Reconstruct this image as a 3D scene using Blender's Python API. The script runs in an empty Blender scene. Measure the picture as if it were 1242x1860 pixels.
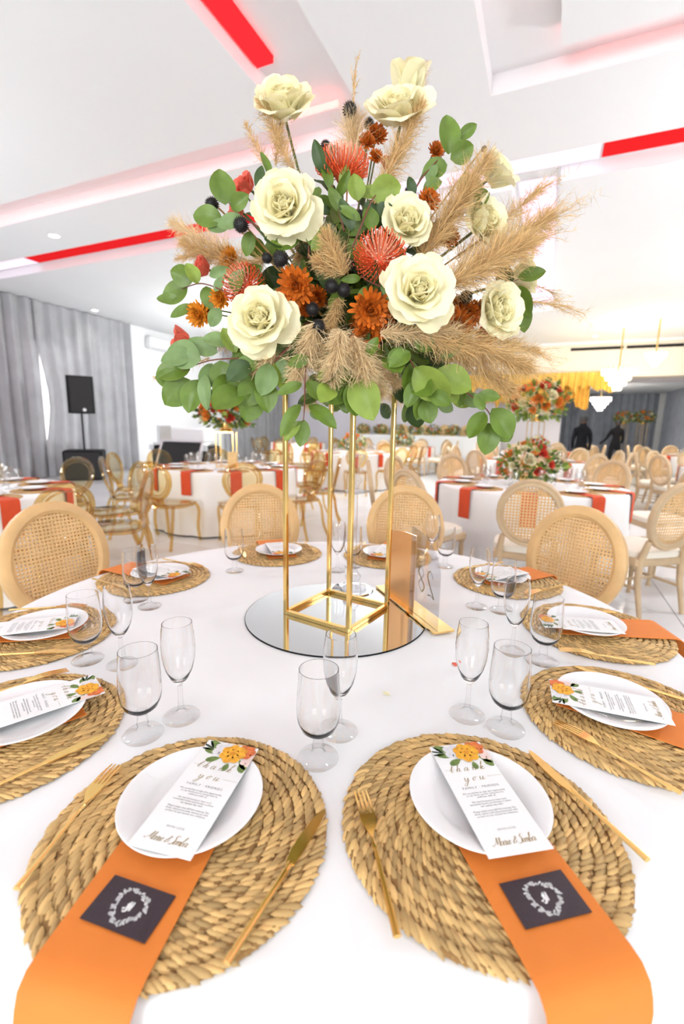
import bpy, math, random
import numpy as np
from mathutils import Vector, Matrix, Euler
R_ = math.radians
PI = math.pi
rnd = random.Random(7)
S = bpy.context.scene
COL = S.collection

# ------------------------------------------------------------------ camera
FPX, PITCH, ROLL = 838.96, 0.18242, -0.01832
TZ = 0.76                                     # table top height
CAM = Vector((0.0438, -1.2195, TZ + 0.5506))
_x = Vector((1, 0, 0)); _f = Vector((0, math.cos(PITCH), -math.sin(PITCH))); _u = Vector((0, math.sin(PITCH), math.cos(PITCH)))
CR = _x * math.cos(ROLL) - _u * math.sin(ROLL)
CU = _x * math.sin(ROLL) + _u * math.cos(ROLL)
cd = bpy.data.cameras.new('camera'); cam = bpy.data.objects.new('camera', cd); COL.objects.link(cam)
cd.sensor_fit = 'VERTICAL'; cd.sensor_height = 36; cd.lens = FPX * 36 / 1860
m = Matrix.Identity(4)
for i, a in enumerate((CR, CU, -_f)):
    m[0][i], m[1][i], m[2][i] = a
m.translation = CAM
cam.matrix_world = m
cd.clip_start = 0.02; cd.clip_end = 200
cd.dof.use_dof = True; cd.dof.focus_distance = 0.95; cd.dof.aperture_fstop = 3.0
S.camera = cam

def ray(px, py):
    return _f + CR * ((px - 621) / FPX) + CU * ((930 - py) / FPX)
def at_y(px, py, Y):                          # pixel -> point at world depth Y
    d = ray(px, py); return CAM + d * ((Y - CAM.y) / d.y)
def at_z(px, py, z):
    d = ray(px, py); return CAM + d * ((z - CAM.z) / d.z)

# ------------------------------------------------------------------ world, big lights, exposure
W = bpy.data.worlds.new('world'); S.world = W; W.use_nodes = True
bg = W.node_tree.nodes['Background']; bg.inputs[0].default_value = (0.94, 0.98, 1.0, 1); bg.inputs[1].default_value = 0.6
def area(name, loc, target, sx, sy, power, col=(1, 1, 1)):
    l = bpy.data.lights.new(name, 'AREA'); l.shape = 'RECTANGLE'; l.size = sx; l.size_y = sy; l.energy = power; l.color = col
    o = bpy.data.objects.new(name, l); COL.objects.link(o); o.location = loc
    o.rotation_euler = (Vector(target) - Vector(loc)).to_track_quat('-Z', 'Y').to_euler()
    return o
area('added_rear_light', (-3.4, -6.6, 2.0), (0, 0.1, 1.6), 3.2, 2.0, 430, (0.95, 0.98, 1.0))  # added soft key behind left, set low to light the flowers; no window there
area('added_rear_light', (3.2, -6.8, 2.0), (0, 0.1, 1.6), 3.2, 2.0, 250, (0.95, 0.98, 1.0))  # added fill behind right for the flower fronts; no window there either
S.view_settings.view_transform = 'Standard'; S.view_settings.look = 'None'
S.view_settings.exposure = -0.30; S.view_settings.gamma = 1; S.view_settings.use_curve_mapping = False
S.cycles.transparent_max_bounces = 16; S.cycles.max_bounces = 8; S.cycles.diffuse_bounces = 3; S.cycles.glossy_bounces = 3; S.cycles.transmission_bounces = 8
S.cycles.use_adaptive_sampling = True; S.cycles.adaptive_threshold = 0.3
S.cycles.sample_clamp_indirect = 6

# room axes: the hall is turned against the camera
RA = R_(23.6)
RR = Vector((math.cos(RA), -math.sin(RA), 0)); RF = Vector((math.sin(RA), math.cos(RA), 0))
def rm(s, t, z=0): return RR * s + RF * t + Vector((0, 0, z))
ROOMROT = -RA

# ------------------------------------------------------------------ materials
MATS = {}
def pm(name, col, rough=0.6, metal=0.0, spec=0.5, var=0.0, vscale=8.0, bump=None, trans=0.0, emit=None, es=0.0, island=0.0, coat=0.0):
    mt = bpy.data.materials.new(name); mt.use_nodes = True
    nt = mt.node_tree; N = nt.nodes; L = nt.links
    b = N['Principled BSDF']; out = N['Material Output']
    b.inputs['Roughness'].default_value = rough; b.inputs['Metallic'].default_value = metal
    b.inputs['Specular IOR Level'].default_value = spec; b.inputs['Base Color'].default_value = (*col, 1)
    if coat: b.inputs['Coat Weight'].default_value = coat; b.inputs['Coat Roughness'].default_value = 0.08
    src = None
    if var or island:
        rgb = N.new('ShaderNodeHueSaturation'); rgb.inputs['Color'].default_value = (*col, 1)
        mr = N.new('ShaderNodeMapRange')
        if island:
            g = N.new('ShaderNodeNewGeometry'); L.new(g.outputs['Random Per Island'], mr.inputs['Value'])
            a = island
        else:
            tc = N.new('ShaderNodeTexCoord'); nz = N.new('ShaderNodeTexNoise'); nz.inputs['Scale'].default_value = vscale; nz.inputs['Detail'].default_value = 4
            L.new(tc.outputs['Object'], nz.inputs['Vector']); L.new(nz.outputs['Fac'], mr.inputs['Value'])
            mr.inputs['From Min'].default_value = 0.3; mr.inputs['From Max'].default_value = 0.7
            a = var
        mr.inputs['To Min'].default_value = 1 - a; mr.inputs['To Max'].default_value = 1 + a
        L.new(mr.outputs['Result'], rgb.inputs['Value']); L.new(rgb.outputs['Color'], b.inputs['Base Color'])
        src = rgb.outputs['Color']
    if bump:
        tc = N.new('ShaderNodeTexCoord'); nz = N.new('ShaderNodeTexNoise'); nz.inputs['Scale'].default_value = bump[0]; nz.inputs['Detail'].default_value = 5
        bp = N.new('ShaderNodeBump'); bp.inputs['Strength'].default_value = bump[1]; bp.inputs['Distance'].default_value = bump[2] if len(bump) > 2 else 0.002
        L.new(tc.outputs['Object'], nz.inputs['Vector']); L.new(nz.outputs['Fac'], bp.inputs['Height']); L.new(bp.outputs['Normal'], b.inputs['Normal'])
    if emit:
        b.inputs['Emission Color'].default_value = (*emit, 1); b.inputs['Emission Strength'].default_value = es
    if trans:
        t = N.new('ShaderNodeBsdfTranslucent'); t.inputs['Color'].default_value = (*col, 1)
        if src: L.new(src, t.inputs['Color'])
        mx = N.new('ShaderNodeMixShader'); mx.inputs['Fac'].default_value = trans
        L.new(b.outputs[0], mx.inputs[1]); L.new(t.outputs[0], mx.inputs[2]); L.new(mx.outputs[0], out.inputs['Surface'])
    if emit and not name.startswith('led'): mt.cycles.emission_sampling = 'NONE'
    MATS[name] = mt
    return mt
def thin(name, tint, ior=1.45, rough=0.02, edge=0.85):
    """clear sheet: tinted see-through with fresnel shine"""
    mt = bpy.data.materials.new(name); mt.use_nodes = True
    nt = mt.node_tree; N = nt.nodes; L = nt.links
    N.remove(N['Principled BSDF']); out = N['Material Output']
    tr = N.new('ShaderNodeBsdfTransparent'); tr.inputs[0].default_value = (*tint, 1)
    gl = N.new('ShaderNodeBsdfGlossy'); gl.inputs['Roughness'].default_value = rough
    lw = N.new('ShaderNodeLayerWeight'); lw.inputs[0].default_value = 0.5
    pw = N.new('ShaderNodeMath'); pw.operation = 'POWER'; pw.inputs[1].default_value = 4.0; L.new(lw.outputs['Facing'], pw.inputs[0])
    f0 = ((ior - 1) / (ior + 1)) ** 2
    ma = N.new('ShaderNodeMath'); ma.operation = 'MULTIPLY_ADD'; ma.inputs[1].default_value = 0.9 - f0; ma.inputs[2].default_value = f0; L.new(pw.outputs[0], ma.inputs[0])
    # light takes a longer way through the wall where it is seen edge on
    p2 = N.new('ShaderNodeMath'); p2.operation = 'POWER'; p2.inputs[1].default_value = 5.0; L.new(lw.outputs['Facing'], p2.inputs[0])
    mc = N.new('ShaderNodeMix'); mc.data_type = 'RGBA'; L.new(p2.outputs[0], mc.inputs[0]); mc.inputs[6].default_value = (*tint, 1); mc.inputs[7].default_value = (*[c * edge for c in tint], 1)
    L.new(mc.outputs[2], tr.inputs[0])
    mx = N.new('ShaderNodeMixShader')
    L.new(ma.outputs[0], mx.inputs[0]); L.new(tr.outputs[0], mx.inputs[1]); L.new(gl.outputs[0], mx.inputs[2]); L.new(mx.outputs[0], out.inputs[0])
    MATS[name] = mt
    return mt
def glass(name, col=(1, 1, 1), ior=1.45, rough=0.0):
    mt = bpy.data.materials.new(name); mt.use_nodes = True
    b = mt.node_tree.nodes['Principled BSDF']
    b.inputs['Base Color'].default_value = (*col, 1); b.inputs['Transmission Weight'].default_value = 1
    b.inputs['IOR'].default_value = ior; b.inputs['Roughness'].default_value = rough
    MATS[name] = mt
    return mt

pm('ceiling_paint', (0.88, 0.885, 0.89), 0.9, var=0.012, vscale=0.7)
pm('wall_paint', (0.86, 0.86, 0.865), 0.85, var=0.012, vscale=0.8)
pm('backdrop_paint', (0.86, 0.82, 0.88), 0.85, var=0.03, vscale=0.8)
pm('beige_paint', (0.86, 0.76, 0.64), 0.8, var=0.02)
pm('floor_tile', (0.72, 0.73, 0.75), 0.22, var=0.05, vscale=1.4, bump=(3, 0.03))
pm('grout', (0.42, 0.43, 0.45), 0.8)
pm('cloth', (0.90, 0.90, 0.905), 0.8, bump=(7, 0.22, 0.008))
pm('linen_far', (0.90, 0.895, 0.89), 0.85)
pm('dark_wood', (0.12, 0.07, 0.04), 0.6)
pm('gold', (0.93, 0.62, 0.22), 0.16, 1.0, var=0.05, vscale=30)
pm('gold_mirror', (0.90, 0.60, 0.24), 0.05, 1.0)
pm('gold_rose', (0.90, 0.50, 0.20), 0.30, 0.85)
pm('mirror', (0.64, 0.65, 0.67), 0.015, 1.0)
pm('black', (0.008, 0.008, 0.009), 0.6, spec=0.2, var=0.1)
pm('black_grille', (0.014, 0.014, 0.015), 0.7, bump=(120, 0.5))
pm('steel', (0.75, 0.76, 0.78), 0.3, 0.9)
pm('seagrass', (0.62, 0.40, 0.155), 0.62, island=0.34, bump=(260, 0.5, 0.001))
pm('seagrass_dark', (0.30, 0.16, 0.05), 0.8)
pm('seagrass_far', (0.52, 0.31, 0.12), 0.75, var=0.3, vscale=60, bump=(90, 0.8, 0.004))
pm('porcelain', (0.92, 0.92, 0.925), 0.12, coat=0.3)
pm('paper', (0.90, 0.90, 0.895), 0.7)
pm('ink', (0.22, 0.22, 0.22), 0.8)
pm('gold_ink', (0.36, 0.25, 0.08), 0.4, 0.3)
pm('print_orange', (0.90, 0.42, 0.03), 0.7, var=0.25, vscale=160)
pm('print_rust', (0.72, 0.18, 0.05), 0.7, var=0.25, vscale=160)
pm('print_core', (0.75, 0.30, 0.02), 0.7)
pm('print_pale', (0.80, 0.79, 0.82), 0.7, var=0.1, vscale=160)
pm('print_pink', (0.90, 0.68, 0.62), 0.7)
pm('print_green', (0.16, 0.24, 0.06), 0.7, var=0.3, vscale=160)
pm('print_dark', (0.04, 0.07, 0.05), 0.7)
pm('card_dark', (0.034, 0.020, 0.028), 0.5, var=0.15, vscale=300)
pm('card_white', (0.72, 0.72, 0.72), 0.6)
pm('napkin_orange', (0.75, 0.215, 0.028), 0.75, var=0.04, vscale=12, bump=(700, 0.12, 0.0006))
pm('napkin_red', (0.66, 0.075, 0.02), 0.8, var=0.06, vscale=12)
pm('rose_outer', (0.98, 0.925, 0.635), 0.5, var=0.03, vscale=3, trans=0.3)
pm('rose_inner', (0.98, 0.91, 0.58), 0.5, var=0.03, vscale=3, trans=0.35)
pm('coral_rose', (0.83, 0.16, 0.10), 0.5, var=0.2, vscale=16, trans=0.25)
pm('mum', (0.62, 0.15, 0.012), 0.55, island=0.45, trans=0.15)
pm('mum_gold', (0.78, 0.29, 0.02), 0.55, island=0.35, trans=0.15)
pm('mum_core', (0.40, 0.13, 0.01), 0.7)
pm('protea', (0.80, 0.12, 0.035), 0.45, island=0.35)
pm('protea_pale', (0.90, 0.42, 0.27), 0.5, island=0.25)
pm('seed_black', (0.012, 0.010, 0.010), 0.6)
pm('seed_brown', (0.36, 0.19, 0.06), 0.7, var=0.3, vscale=90)
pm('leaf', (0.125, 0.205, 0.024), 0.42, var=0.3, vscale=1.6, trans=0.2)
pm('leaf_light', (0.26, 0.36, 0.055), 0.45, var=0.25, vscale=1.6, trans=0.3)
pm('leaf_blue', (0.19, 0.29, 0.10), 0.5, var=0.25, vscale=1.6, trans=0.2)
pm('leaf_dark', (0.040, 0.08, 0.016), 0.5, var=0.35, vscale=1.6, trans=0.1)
pm('stem_red', (0.17, 0.055, 0.03), 0.6)
pm('stem_green', (0.09, 0.13, 0.03), 0.6)
pm('stem_straw', (0.45, 0.27, 0.08), 0.6)
pm('pampas', (0.72, 0.50, 0.235), 0.75, island=0.35, trans=0.3)
pm('pampas_pale', (0.84, 0.66, 0.40), 0.75, island=0.3, trans=0.35)
pm('foam', (0.03, 0.05, 0.015), 0.9)
pm('chair_wood', (0.68, 0.43, 0.19), 0.5, var=0.12, vscale=9, bump=(40, 0.15))
pm('chair_wood_grey', (0.58, 0.42, 0.25), 0.55, var=0.12, vscale=9, bump=(40, 0.15))
pm('cane', (0.74, 0.47, 0.21), 0.55, var=0.12, vscale=7)
pm('cushion', (0.85, 0.78, 0.66), 0.85, bump=(300, 0.1))
pm('chair_gold', (0.78, 0.53, 0.24), 0.35, 0.2, var=0.1)
pm('curtain_grey', (0.46, 0.46, 0.475), 0.8, var=0.08, vscale=3, trans=0.12)
pm('curtain_far', (0.34, 0.36, 0.41), 0.8, var=0.1, vscale=3)
pm('gold_drape', (0.80, 0.50, 0.10), 0.5, 0.2, var=0.15, vscale=6)
pm('plastic_white', (0.86, 0.86, 0.87), 0.4)
pm('led_red', (0.35, 0.012, 0.012), 0.7, spec=0.0, emit=(1.0, 0.02, 0.025), es=0.75)
pm('led_pink', (0.8, 0.3, 0.3), 0.5, emit=(1.0, 0.13, 0.11), es=6)
pm('led_violet', (0.8, 0.6, 0.8), 0.5, emit=(1.0, 0.76, 0.93), es=1.0)
pm('led_red_bar', (0.35, 0.012, 0.012), 0.7, spec=0.0, emit=(1.0, 0.014, 0.02), es=2.2)
pm('lamp_glow', (1, 1, 1), 0.5, emit=(1, 0.97, 0.9), es=9)
pm('lamp_warm', (1, 0.9, 0.7), 0.5, emit=(1, 0.84, 0.5), es=7)
pm('daylight', (1, 1, 1), 0.5, emit=(1, 1, 1), es=2.2)
pm('suit', (0.01, 0.01, 0.012), 0.9, spec=0.1)
pm('skin_dark', (0.06, 0.03, 0.02), 0.6)
pm('shirt', (0.8, 0.8, 0.82), 0.8)
pm('chair_shell', (0.80, 0.78, 0.80), 0.5)
pm('blossom_cream', (0.86, 0.80, 0.52), 0.6, var=0.1)
pm('blossom_red', (0.66, 0.06, 0.03), 0.6, var=0.1)
pm('blossom_orange', (0.82, 0.27, 0.04), 0.6, var=0.1)
thin('wine_glass', (0.995, 0.995, 0.995), 1.45, 0.01, edge=0.72)
thin('thin_glass', (0.97, 0.97, 0.975), 2.1, 0.03, edge=0.7)
thin('clear_acrylic', (0.88, 0.885, 0.90), 1.7, 0.05, edge=0.6)
glass('bowl_glass', (1, 1, 1), 1.40)
thin('amber', (0.97, 0.90, 0.71), 1.5, 0.04)
thin('amber_frame', (0.89, 0.72, 0.40), 2.0, 0.06)
thin('crystal', (0.97, 0.97, 0.98), 2.0, 0.02)

# ------------------------------------------------------------------ mesh helpers
class MB:
    def __init__(s): s.v = []; s.f = []; s.m = []
    def add(s, v, f, mi=0, M=None):
        o = len(s.v)
        s.v += [tuple(M @ Vector(p)) for p in v] if M is not None else [tuple(p) for p in v]
        s.f += [tuple(i + o for i in q) for q in f]; s.m += [mi] * len(f)
        return s
    def box(s, c, d, mi=0, M=None):
        x, y, z = c; a, b, h = d[0] / 2, d[1] / 2, d[2] / 2
        v = [(x + i * a, y + j * b, z + k * h) for k in (-1, 1) for j in (-1, 1) for i in (-1, 1)]
        return s.add(v, [(0, 2, 3, 1), (4, 5, 7, 6), (0, 1, 5, 4), (2, 6, 7, 3), (0, 4, 6, 2), (1, 3, 7, 5)], mi, M)
    def rbox(s, c, d, b=0.01, mi=0, M=None):
        """box with chamfered edges"""
        x, y, z = c; hx, hy, hz = d[0] / 2, d[1] / 2, d[2] / 2
        b = min(b, hx * .9, hy * .9, hz * .9)
        def ring(ax, ay, zz, cb): return [(x - ax + cb, y - ay, zz), (x + ax - cb, y - ay, zz), (x + ax, y - ay + cb, zz), (x + ax, y + ay - cb, zz), (x + ax - cb, y + ay, zz), (x - ax + cb, y + ay, zz), (x - ax, y + ay - cb, zz), (x - ax, y - ay + cb, zz)]
        v = ring(hx - b, hy - b, z - hz, b * .6) + ring(hx, hy, z - hz + b, b) + ring(hx, hy, z + hz - b, b) + ring(hx - b, hy - b, z + hz, b * .6)
        f = [tuple(range(7, -1, -1)), tuple(range(24, 32))]
        for k in range(3):
            for i in range(8):
                f.append((k * 8 + i, k * 8 + (i + 1) % 8, (k + 1) * 8 + (i + 1) % 8, (k + 1) * 8 + i))
        return s.add(v, f, mi, M)
    def tube(s, pts, r, n=8, mi=0, cap=True, closed=False, flat=1.0, M=None):
        P = [Vector(p) for p in pts]; k = len(P)
        rr = r if isinstance(r, (list, tuple)) else [r] * k
        v = []; up = None
        for i, p in enumerate(P):
            if closed: t = P[(i + 1) % k] - P[i - 1]
            else: t = P[min(i + 1, k - 1)] - P[max(i - 1, 0)]
            if t.length < 1e-9: t = Vector((0, 0, 1))
            t.normalize()
            if up is None:
                up = Vector((0, 0, 1)) if abs(t.z) < .9 else Vector((1, 0, 0))
            a = t.cross(up)
            if a.length < 1e-5: a = t.cross(Vector((0.3, 0.8, 0.5)))
            a.normalize(); b = a.cross(t); b.normalize(); up = b
            for j in range(n):
                th = 2 * PI * j / n
                v.append(p + a * (rr[i] * math.cos(th)) + b * (rr[i] * flat * math.sin(th)))
        f = []
        for i in range(k if closed else k - 1):
            i2 = (i + 1) % k
            for j in range(n):
                f.append((i * n + j, i2 * n + j, i2 * n + (j + 1) % n, i * n + (j + 1) % n)[::-1])
        if cap and not closed:
            f.append(tuple(range(n))); f.append(tuple(reversed(range((k - 1) * n, k * n))))
        return s.add(v, f, mi, M)
    def lathe(s, prof, n=32, mi=0, M=None, rip=None):
        v = []; f = []; idx = []
        for q, (r, z) in enumerate(prof):
            if r < 1e-6: idx.append([len(v)]); v.append((0, 0, z))
            else:
                row = []
                for j in range(n):
                    a = 2 * PI * j / n
                    dz = rip(r, j) if rip else 0
                    row.append(len(v)); v.append((r * math.cos(a), r * math.sin(a), z + dz))
                idx.append(row)
        for a, b in zip(idx, idx[1:]):
            if len(a) == 1 and len(b) == 1: continue
            for j in range(n):
                j2 = (j + 1) % n
                if len(a) == 1: f.append((a[0], b[j2], b[j]))
                elif len(b) == 1: f.append((a[j], a[j2], b[0]))
                else: f.append((a[j], a[j2], b[j2], b[j]))
        return s.add(v, f, mi, M)
    def grid(s, fn, nu, nv, mi=0, M=None):
        v = [fn(i / nu, j / nv) for j in range(nv + 1) for i in range(nu + 1)]
        f = [(j * (nu + 1) + i, j * (nu + 1) + i + 1, (j + 1) * (nu + 1) + i + 1, (j + 1) * (nu + 1) + i) for j in range(nv) for i in range(nu)]
        return s.add(v, f, mi, M)
    def mesh(s, name, mats, smooth=True, ang=40):
        me = bpy.data.meshes.new(name); me.from_pydata(s.v, [], s.f)
        for mt in (mats if isinstance(mats, (list, tuple)) else [mats]): me.materials.append(MATS[mt])
        if s.m and max(s.m): me.polygons.foreach_set('material_index', s.m)
        me.update()
        if smooth:
            me.polygons.foreach_set('use_smooth', [True] * len(me.polygons))
            try: me.set_sharp_from_angle(angle=R_(ang))
            except Exception: pass
        return me
    def build(s, name, mats, parent=None, smooth=True, ang=40, **k):
        return link(name, s.mesh(name, mats, smooth, ang), parent, **k)

def link(name, me, parent=None, loc=None, rot=None, scale=None, M=None):
    o = bpy.data.objects.new(name, me); COL.objects.link(o)
    if parent is not None: o.parent = parent
    if M is not None: o.matrix_basis = M
    if loc is not None: o.location = loc
    if rot is not None: o.rotation_euler = rot
    if scale is not None: o.scale = scale if hasattr(scale, '__len__') else (scale,) * 3
    return o
def tag(o, label=None, cat=None, group=None, kind=None):
    if label: o['label'] = label
    if cat: o['category'] = cat
    if group: o['group'] = group
    if kind: o['kind'] = kind
    return o
def empty(name, label, cat, loc=(0, 0, 0), rz=0.0, group=None, kind=None):
    o = bpy.data.objects.new(name, None); COL.objects.link(o); o.empty_display_size = 0.05
    o.location = loc; o.rotation_euler = (0, 0, rz)
    return tag(o, label, cat, group, kind)
def copy_tree(o, loc=None, rz=None, label=None, group=None, parent=None):
    c = o.copy(); COL.objects.link(c); c.parent = parent
    if loc is not None: c.location = loc
    if rz is not None: c.rotation_euler = (0, 0, rz)
    if label: c['label'] = label
    if group: c['group'] = group
    for ch in list(o.children): copy_tree(ch, parent=c)
    return c
def label_part(o, l): o['label'] = l; return o
def basis(origin, zdir, spin=0.0):
    z = Vector(zdir).normalized(); a = Vector((0, 0, 1)) if abs(z.z) < .95 else Vector((0, 1, 0))
    x = a.cross(z).normalized(); y = z.cross(x)
    M = Matrix((x, y, z)).transposed().to_4x4(); M.translation = origin
    return M @ Matrix.Rotation(spin, 4, 'Z')
def smooth_pts(P, n=6, closed=False):
    P = [Vector((*p, 0)[:3]) if len(p) == 2 else Vector(p) for p in P]; out = []
    k = len(P)
    for i in range(k - 1):
        p0, p1, p2, p3 = P[max(i - 1, 0)], P[i], P[i + 1], P[min(i + 2, k - 1)]
        for j in range(n):
            t = j / n
            out.append(0.5 * ((2 * p1) + (p2 - p0) * t + (2 * p0 - 5 * p1 + 4 * p2 - p3) * t * t + (3 * p1 - p0 - 3 * p2 + p3) * t ** 3))
    out.append(P[-1]); return out
# ------------------------------------------------------------------ the hall
def rbox_room(name, s0, s1, t0, t1, z0, z1, mat, parent=None, bev=None):
    b = MB(); d = (s1 - s0, t1 - t0, z1 - z0)
    (b.rbox((0, 0, 0), d, bev) if bev else b.box((0, 0, 0), d))
    o = b.build(name, mat, None, smooth=False)
    o.location = rm((s0 + s1) / 2, (t0 + t1) / 2, (z0 + z1) / 2); o.rotation_euler = (0, 0, ROOMROT)
    if parent: o.parent = parent; o.matrix_parent_inverse = Matrix.Identity(4)
    return o
CZ = 4.0
floor = tag(rbox_room('floor', -10.6, 9, -8, 30, -0.1, -0.012, 'grout'), kind='structure')
# floor tiles: one mesh, each tile a piece of the floor
tb = MB(); tb.rbox((0, 0, -0.006), (0.796, 0.796, 0.012), 0.003); tile_me = tb.mesh('tile', 'floor_tile', False)
big = MB(); nt_ = 0
for i in range(-13, 12):
    for j in range(-10, 38):
        s_, t_ = i * 0.8 + 0.3, j * 0.8
        w = rm(s_, t_)
        if -5.0 < w.x < 4.8 and 0.6 < w.y < 8.0 and abs(w.x) < (w.y + 1.2) * 0.82 and nt_ < 150:
            o = link('tile', tile_me, floor)
            o.matrix_parent_inverse = floor.matrix_basis.inverted() if False else Matrix.Identity(4)
            o.parent = None; o.parent = floor
            o.location = Matrix.Rotation(-ROOMROT, 3, 'Z') @ (w - floor.location); o.location.z = -floor.location.z
            nt_ += 1
        else:
            big.box((s_ - (-0.8), t_ - 11, 0.0), (0.796, 0.796, 0.012))
o = big.build('tile_field', 'floor_tile', floor, smooth=False); o.location = (0, 0, -floor.location.z - 0.006); tag(o, kind='stuff')

ceil = tag(rbox_room('ceiling', -10.6, 9, -6, 15.6, CZ + 0.15, CZ + 0.25, 'ceiling_paint'), kind='structure')
for (s0, s1, t0, t1) in [(-10.6, -1.87, -6, 3.05), (-1.2, -.15, -6, 4.4), (-10.6, -1.2, 3.47, 4.4), (.36, 9, -6, 3.02), (-.15, 9, 3.35, 4.4),
                         (-10.6, -.1, 5.0, 15.6), (.4, 9, 5.0, 15.6), (-.1, .4, 11, 15.6)]:
    b = MB(); b.box((0, 0, 0), (s1 - s0, t1 - t0, 0.15))
    o = b.build('ceiling_panel', 'ceiling_paint', ceil, smooth=False)
    o.location = ((s0 + s1) / 2 + 0.8, (t0 + t1) / 2 - 4.8, -0.125)
def led(s0, s1, t0, t1, z0, z1, mat, label):
    return tag(rbox_room('led_strip', s0, s1, t0, t1, z0, z1, mat), label, 'light strip')
led(-8.2, -2.4, 4.42, 4.96, 4.139, 4.149, 'led_red', 'red light strip in the long ceiling slot above the left curtains')
led(0.78, 8.5, 4.42, 4.96, 4.139, 4.149, 'led_red', 'red light strip in the ceiling slot at the right edge')
led(-2.35, 0.75, 4.42, 4.96, 4.139, 4.149, 'led_violet', 'pale violet light strip in the ceiling slot hidden behind the flowers')
led(-10.3, -8.25, 4.42, 4.96, 4.139, 4.149, 'led_violet', 'pale violet light strip at the far left end of the red ceiling slot')
led(-1.85, -1.70, -3, 2.5, 4.10, 4.149, 'led_red_bar', 'red light strip in the slanting ceiling slot at the top centre')
led(-10.2, -1.4, 3.06, 3.09, 4.06, 4.10, 'led_pink', 'pink light strip tucked in the nearer left ceiling slot')
led(0.4, 8.5, 3.03, 3.06, 4.06, 4.10, 'led_pink', 'pink light strip tucked in the nearer right ceiling slot')
led(0.30, 0.34, -2, 2.6, 4.06, 4.10, 'led_pink', 'pink light strip in the short ceiling slot at the top right')
led(-.05, .35, 5.2, 10.8, 4.139, 4.149, 'led_violet', 'pale violet light strip in the receding ceiling slot on the right')

tag(rbox_room('wall_left', -10.6, -10.4, -6, 17.8, 0, CZ + .1, 'wall_paint'), kind='structure')
tag(rbox_room('wall_back', -10.6, 0.9, 17.6, 17.8, 0, CZ + .1, 'backdrop_paint'), kind='structure')
tag(rbox_room('wall_side', 0.7, 0.9, 17.8, 28, 0, CZ, 'wall_paint'), kind='structure')
tag(rbox_room('wall_far', 0.9, 6.2, 28, 28.2, 0, CZ, 'wall_paint'), kind='structure')
tag(rbox_room('wall_right', 6.0, 6.2, 15.6, 28, 0, CZ, 'wall_paint'), kind='structure')
tag(rbox_room('ceiling_annex', -10.6, 9, 15.6, 28.2, 3.3, 3.4, 'ceiling_paint'), kind='structure')
bulk = tag(rbox_room('trim_1', -1.5, 9, 15.5, 16.0, 2.95, CZ, 'beige_paint'), kind='structure')
tag(rbox_room('trim_2', -1.5, 9, 15.42, 15.5, CZ - .07, CZ - .002, 'plastic_white'), kind='structure')
tag(rbox_room('trim_3', 0.9, 6, 18.4, 18.9, 3.05, 3.3, 'backdrop_paint'), kind='structure')

def downlight(p, label, r=0.07, power=18):
    e = empty('downlight', label, 'ceiling light', (p.x, p.y, CZ - 0.002))
    b = MB(); b.lathe([(r, 0), (r * 1.35, 0), (r * 1.35, -0.008), (r * 1.0, -0.014), (r, 0)], 24); b.build('trim_ring', 'plastic_white', e)
    b = MB(); b.lathe([(0, -0.004), (r, -0.004), (r, 0.0), (0, 0.0)], 20); b.build('lens', 'lamp_glow', e)
    l = bpy.data.lights.new('downlight_lamp', 'SPOT'); l.energy = power; l.spot_size = R_(110); l.spot_blend = 0.6; l.shadow_soft_size = 0.07; l.color = (1, .97, .92)
    o = bpy.data.objects.new('downlight_lamp', l); COL.objects.link(o); o.parent = e; o.location = (0, 0, -0.03)
for p, lb in [((98, 427), 'small round ceiling downlight between the two left light slots'), ((172, 563), 'small round ceiling downlight just above the grey curtain'),
              ((1081, 610), 'small round ceiling downlight above the beige bulkhead'), ]:
    downlight(at_z(*p, CZ), lb)

# pleated curtains
def curtain(name, s, t0, t1, z0, z1, label, mat, along='t', folds=None, amp=0.085, seed=1, gap=None):
    r = random.Random(seed); Lw = t1 - t0; n = int((folds or Lw * 3.4)); nu = n * 8; nz = 10
    ph = [r.uniform(-.9, .9) for _ in range(n + 3)]; am = [r.uniform(.5, 1.3) for _ in range(n + 3)]
    def fn(u, v):
        a = u * n; k = int(a); fr = a - k
        p = ph[k] * (1 - fr) + ph[k + 1] * fr; A = am[k] * (1 - fr) + am[k + 1] * fr
        z = z1 + (z0 - z1) * v
        d = amp * A * (math.sin(2 * PI * a + p) + .3 * math.sin(4 * PI * a + 2 * p)) * (0.75 + .35 * v)
        t = t0 + u * Lw
        if gap: t += gap(z) * (1 - u) ** 3
        return (d + 0.13, t, z) if along == 't' else (t, -d - 0.13, z)
    b = MB(); b.grid(fn, nu, nz)
    v2 = [(x + (-.006 if along == 't' else 0), y + (.006 if along != 't' else 0), z) for x, y, z in b.v]
    o = b.build(name, mat, None, ang=80)
    o.rotation_euler = (0, 0, ROOMROT)
    o.location = rm(s, 0) if along == 't' else rm(0, s)
    return tag(o, label, 'curtain')
gp = lambda z: 0.20 * max(0, math.sin(PI * min(1, max(0, (z - 0.75) / 2.35)))) ** 1.5 * (1.35 - .3 * z)
curtain('curtain', -10.4, 3.5, 6.2, 0.02, CZ - .02, 'grey pleated curtain at the left edge of the frame', 'curtain_grey', seed=3)
curtain('curtain', -10.4, 6.15, 8.75, 0.02, CZ - .02, 'grey pleated curtain behind the black loudspeaker, ending at the white wall', 'curtain_grey', seed=5, gap=gp)
curtain('curtain', -10.4, 12.9, 17.5, 0.02, CZ - .02, 'pale grey pleated curtain seen between the gold stand legs', 'curtain_grey', seed=8)
curtain('curtain', 28.0, 0.95, 5.6, 0.02, 3.3, 'blue grey pleated curtain across the far end of the hall', 'curtain_far', along='s', seed=9)
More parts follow.
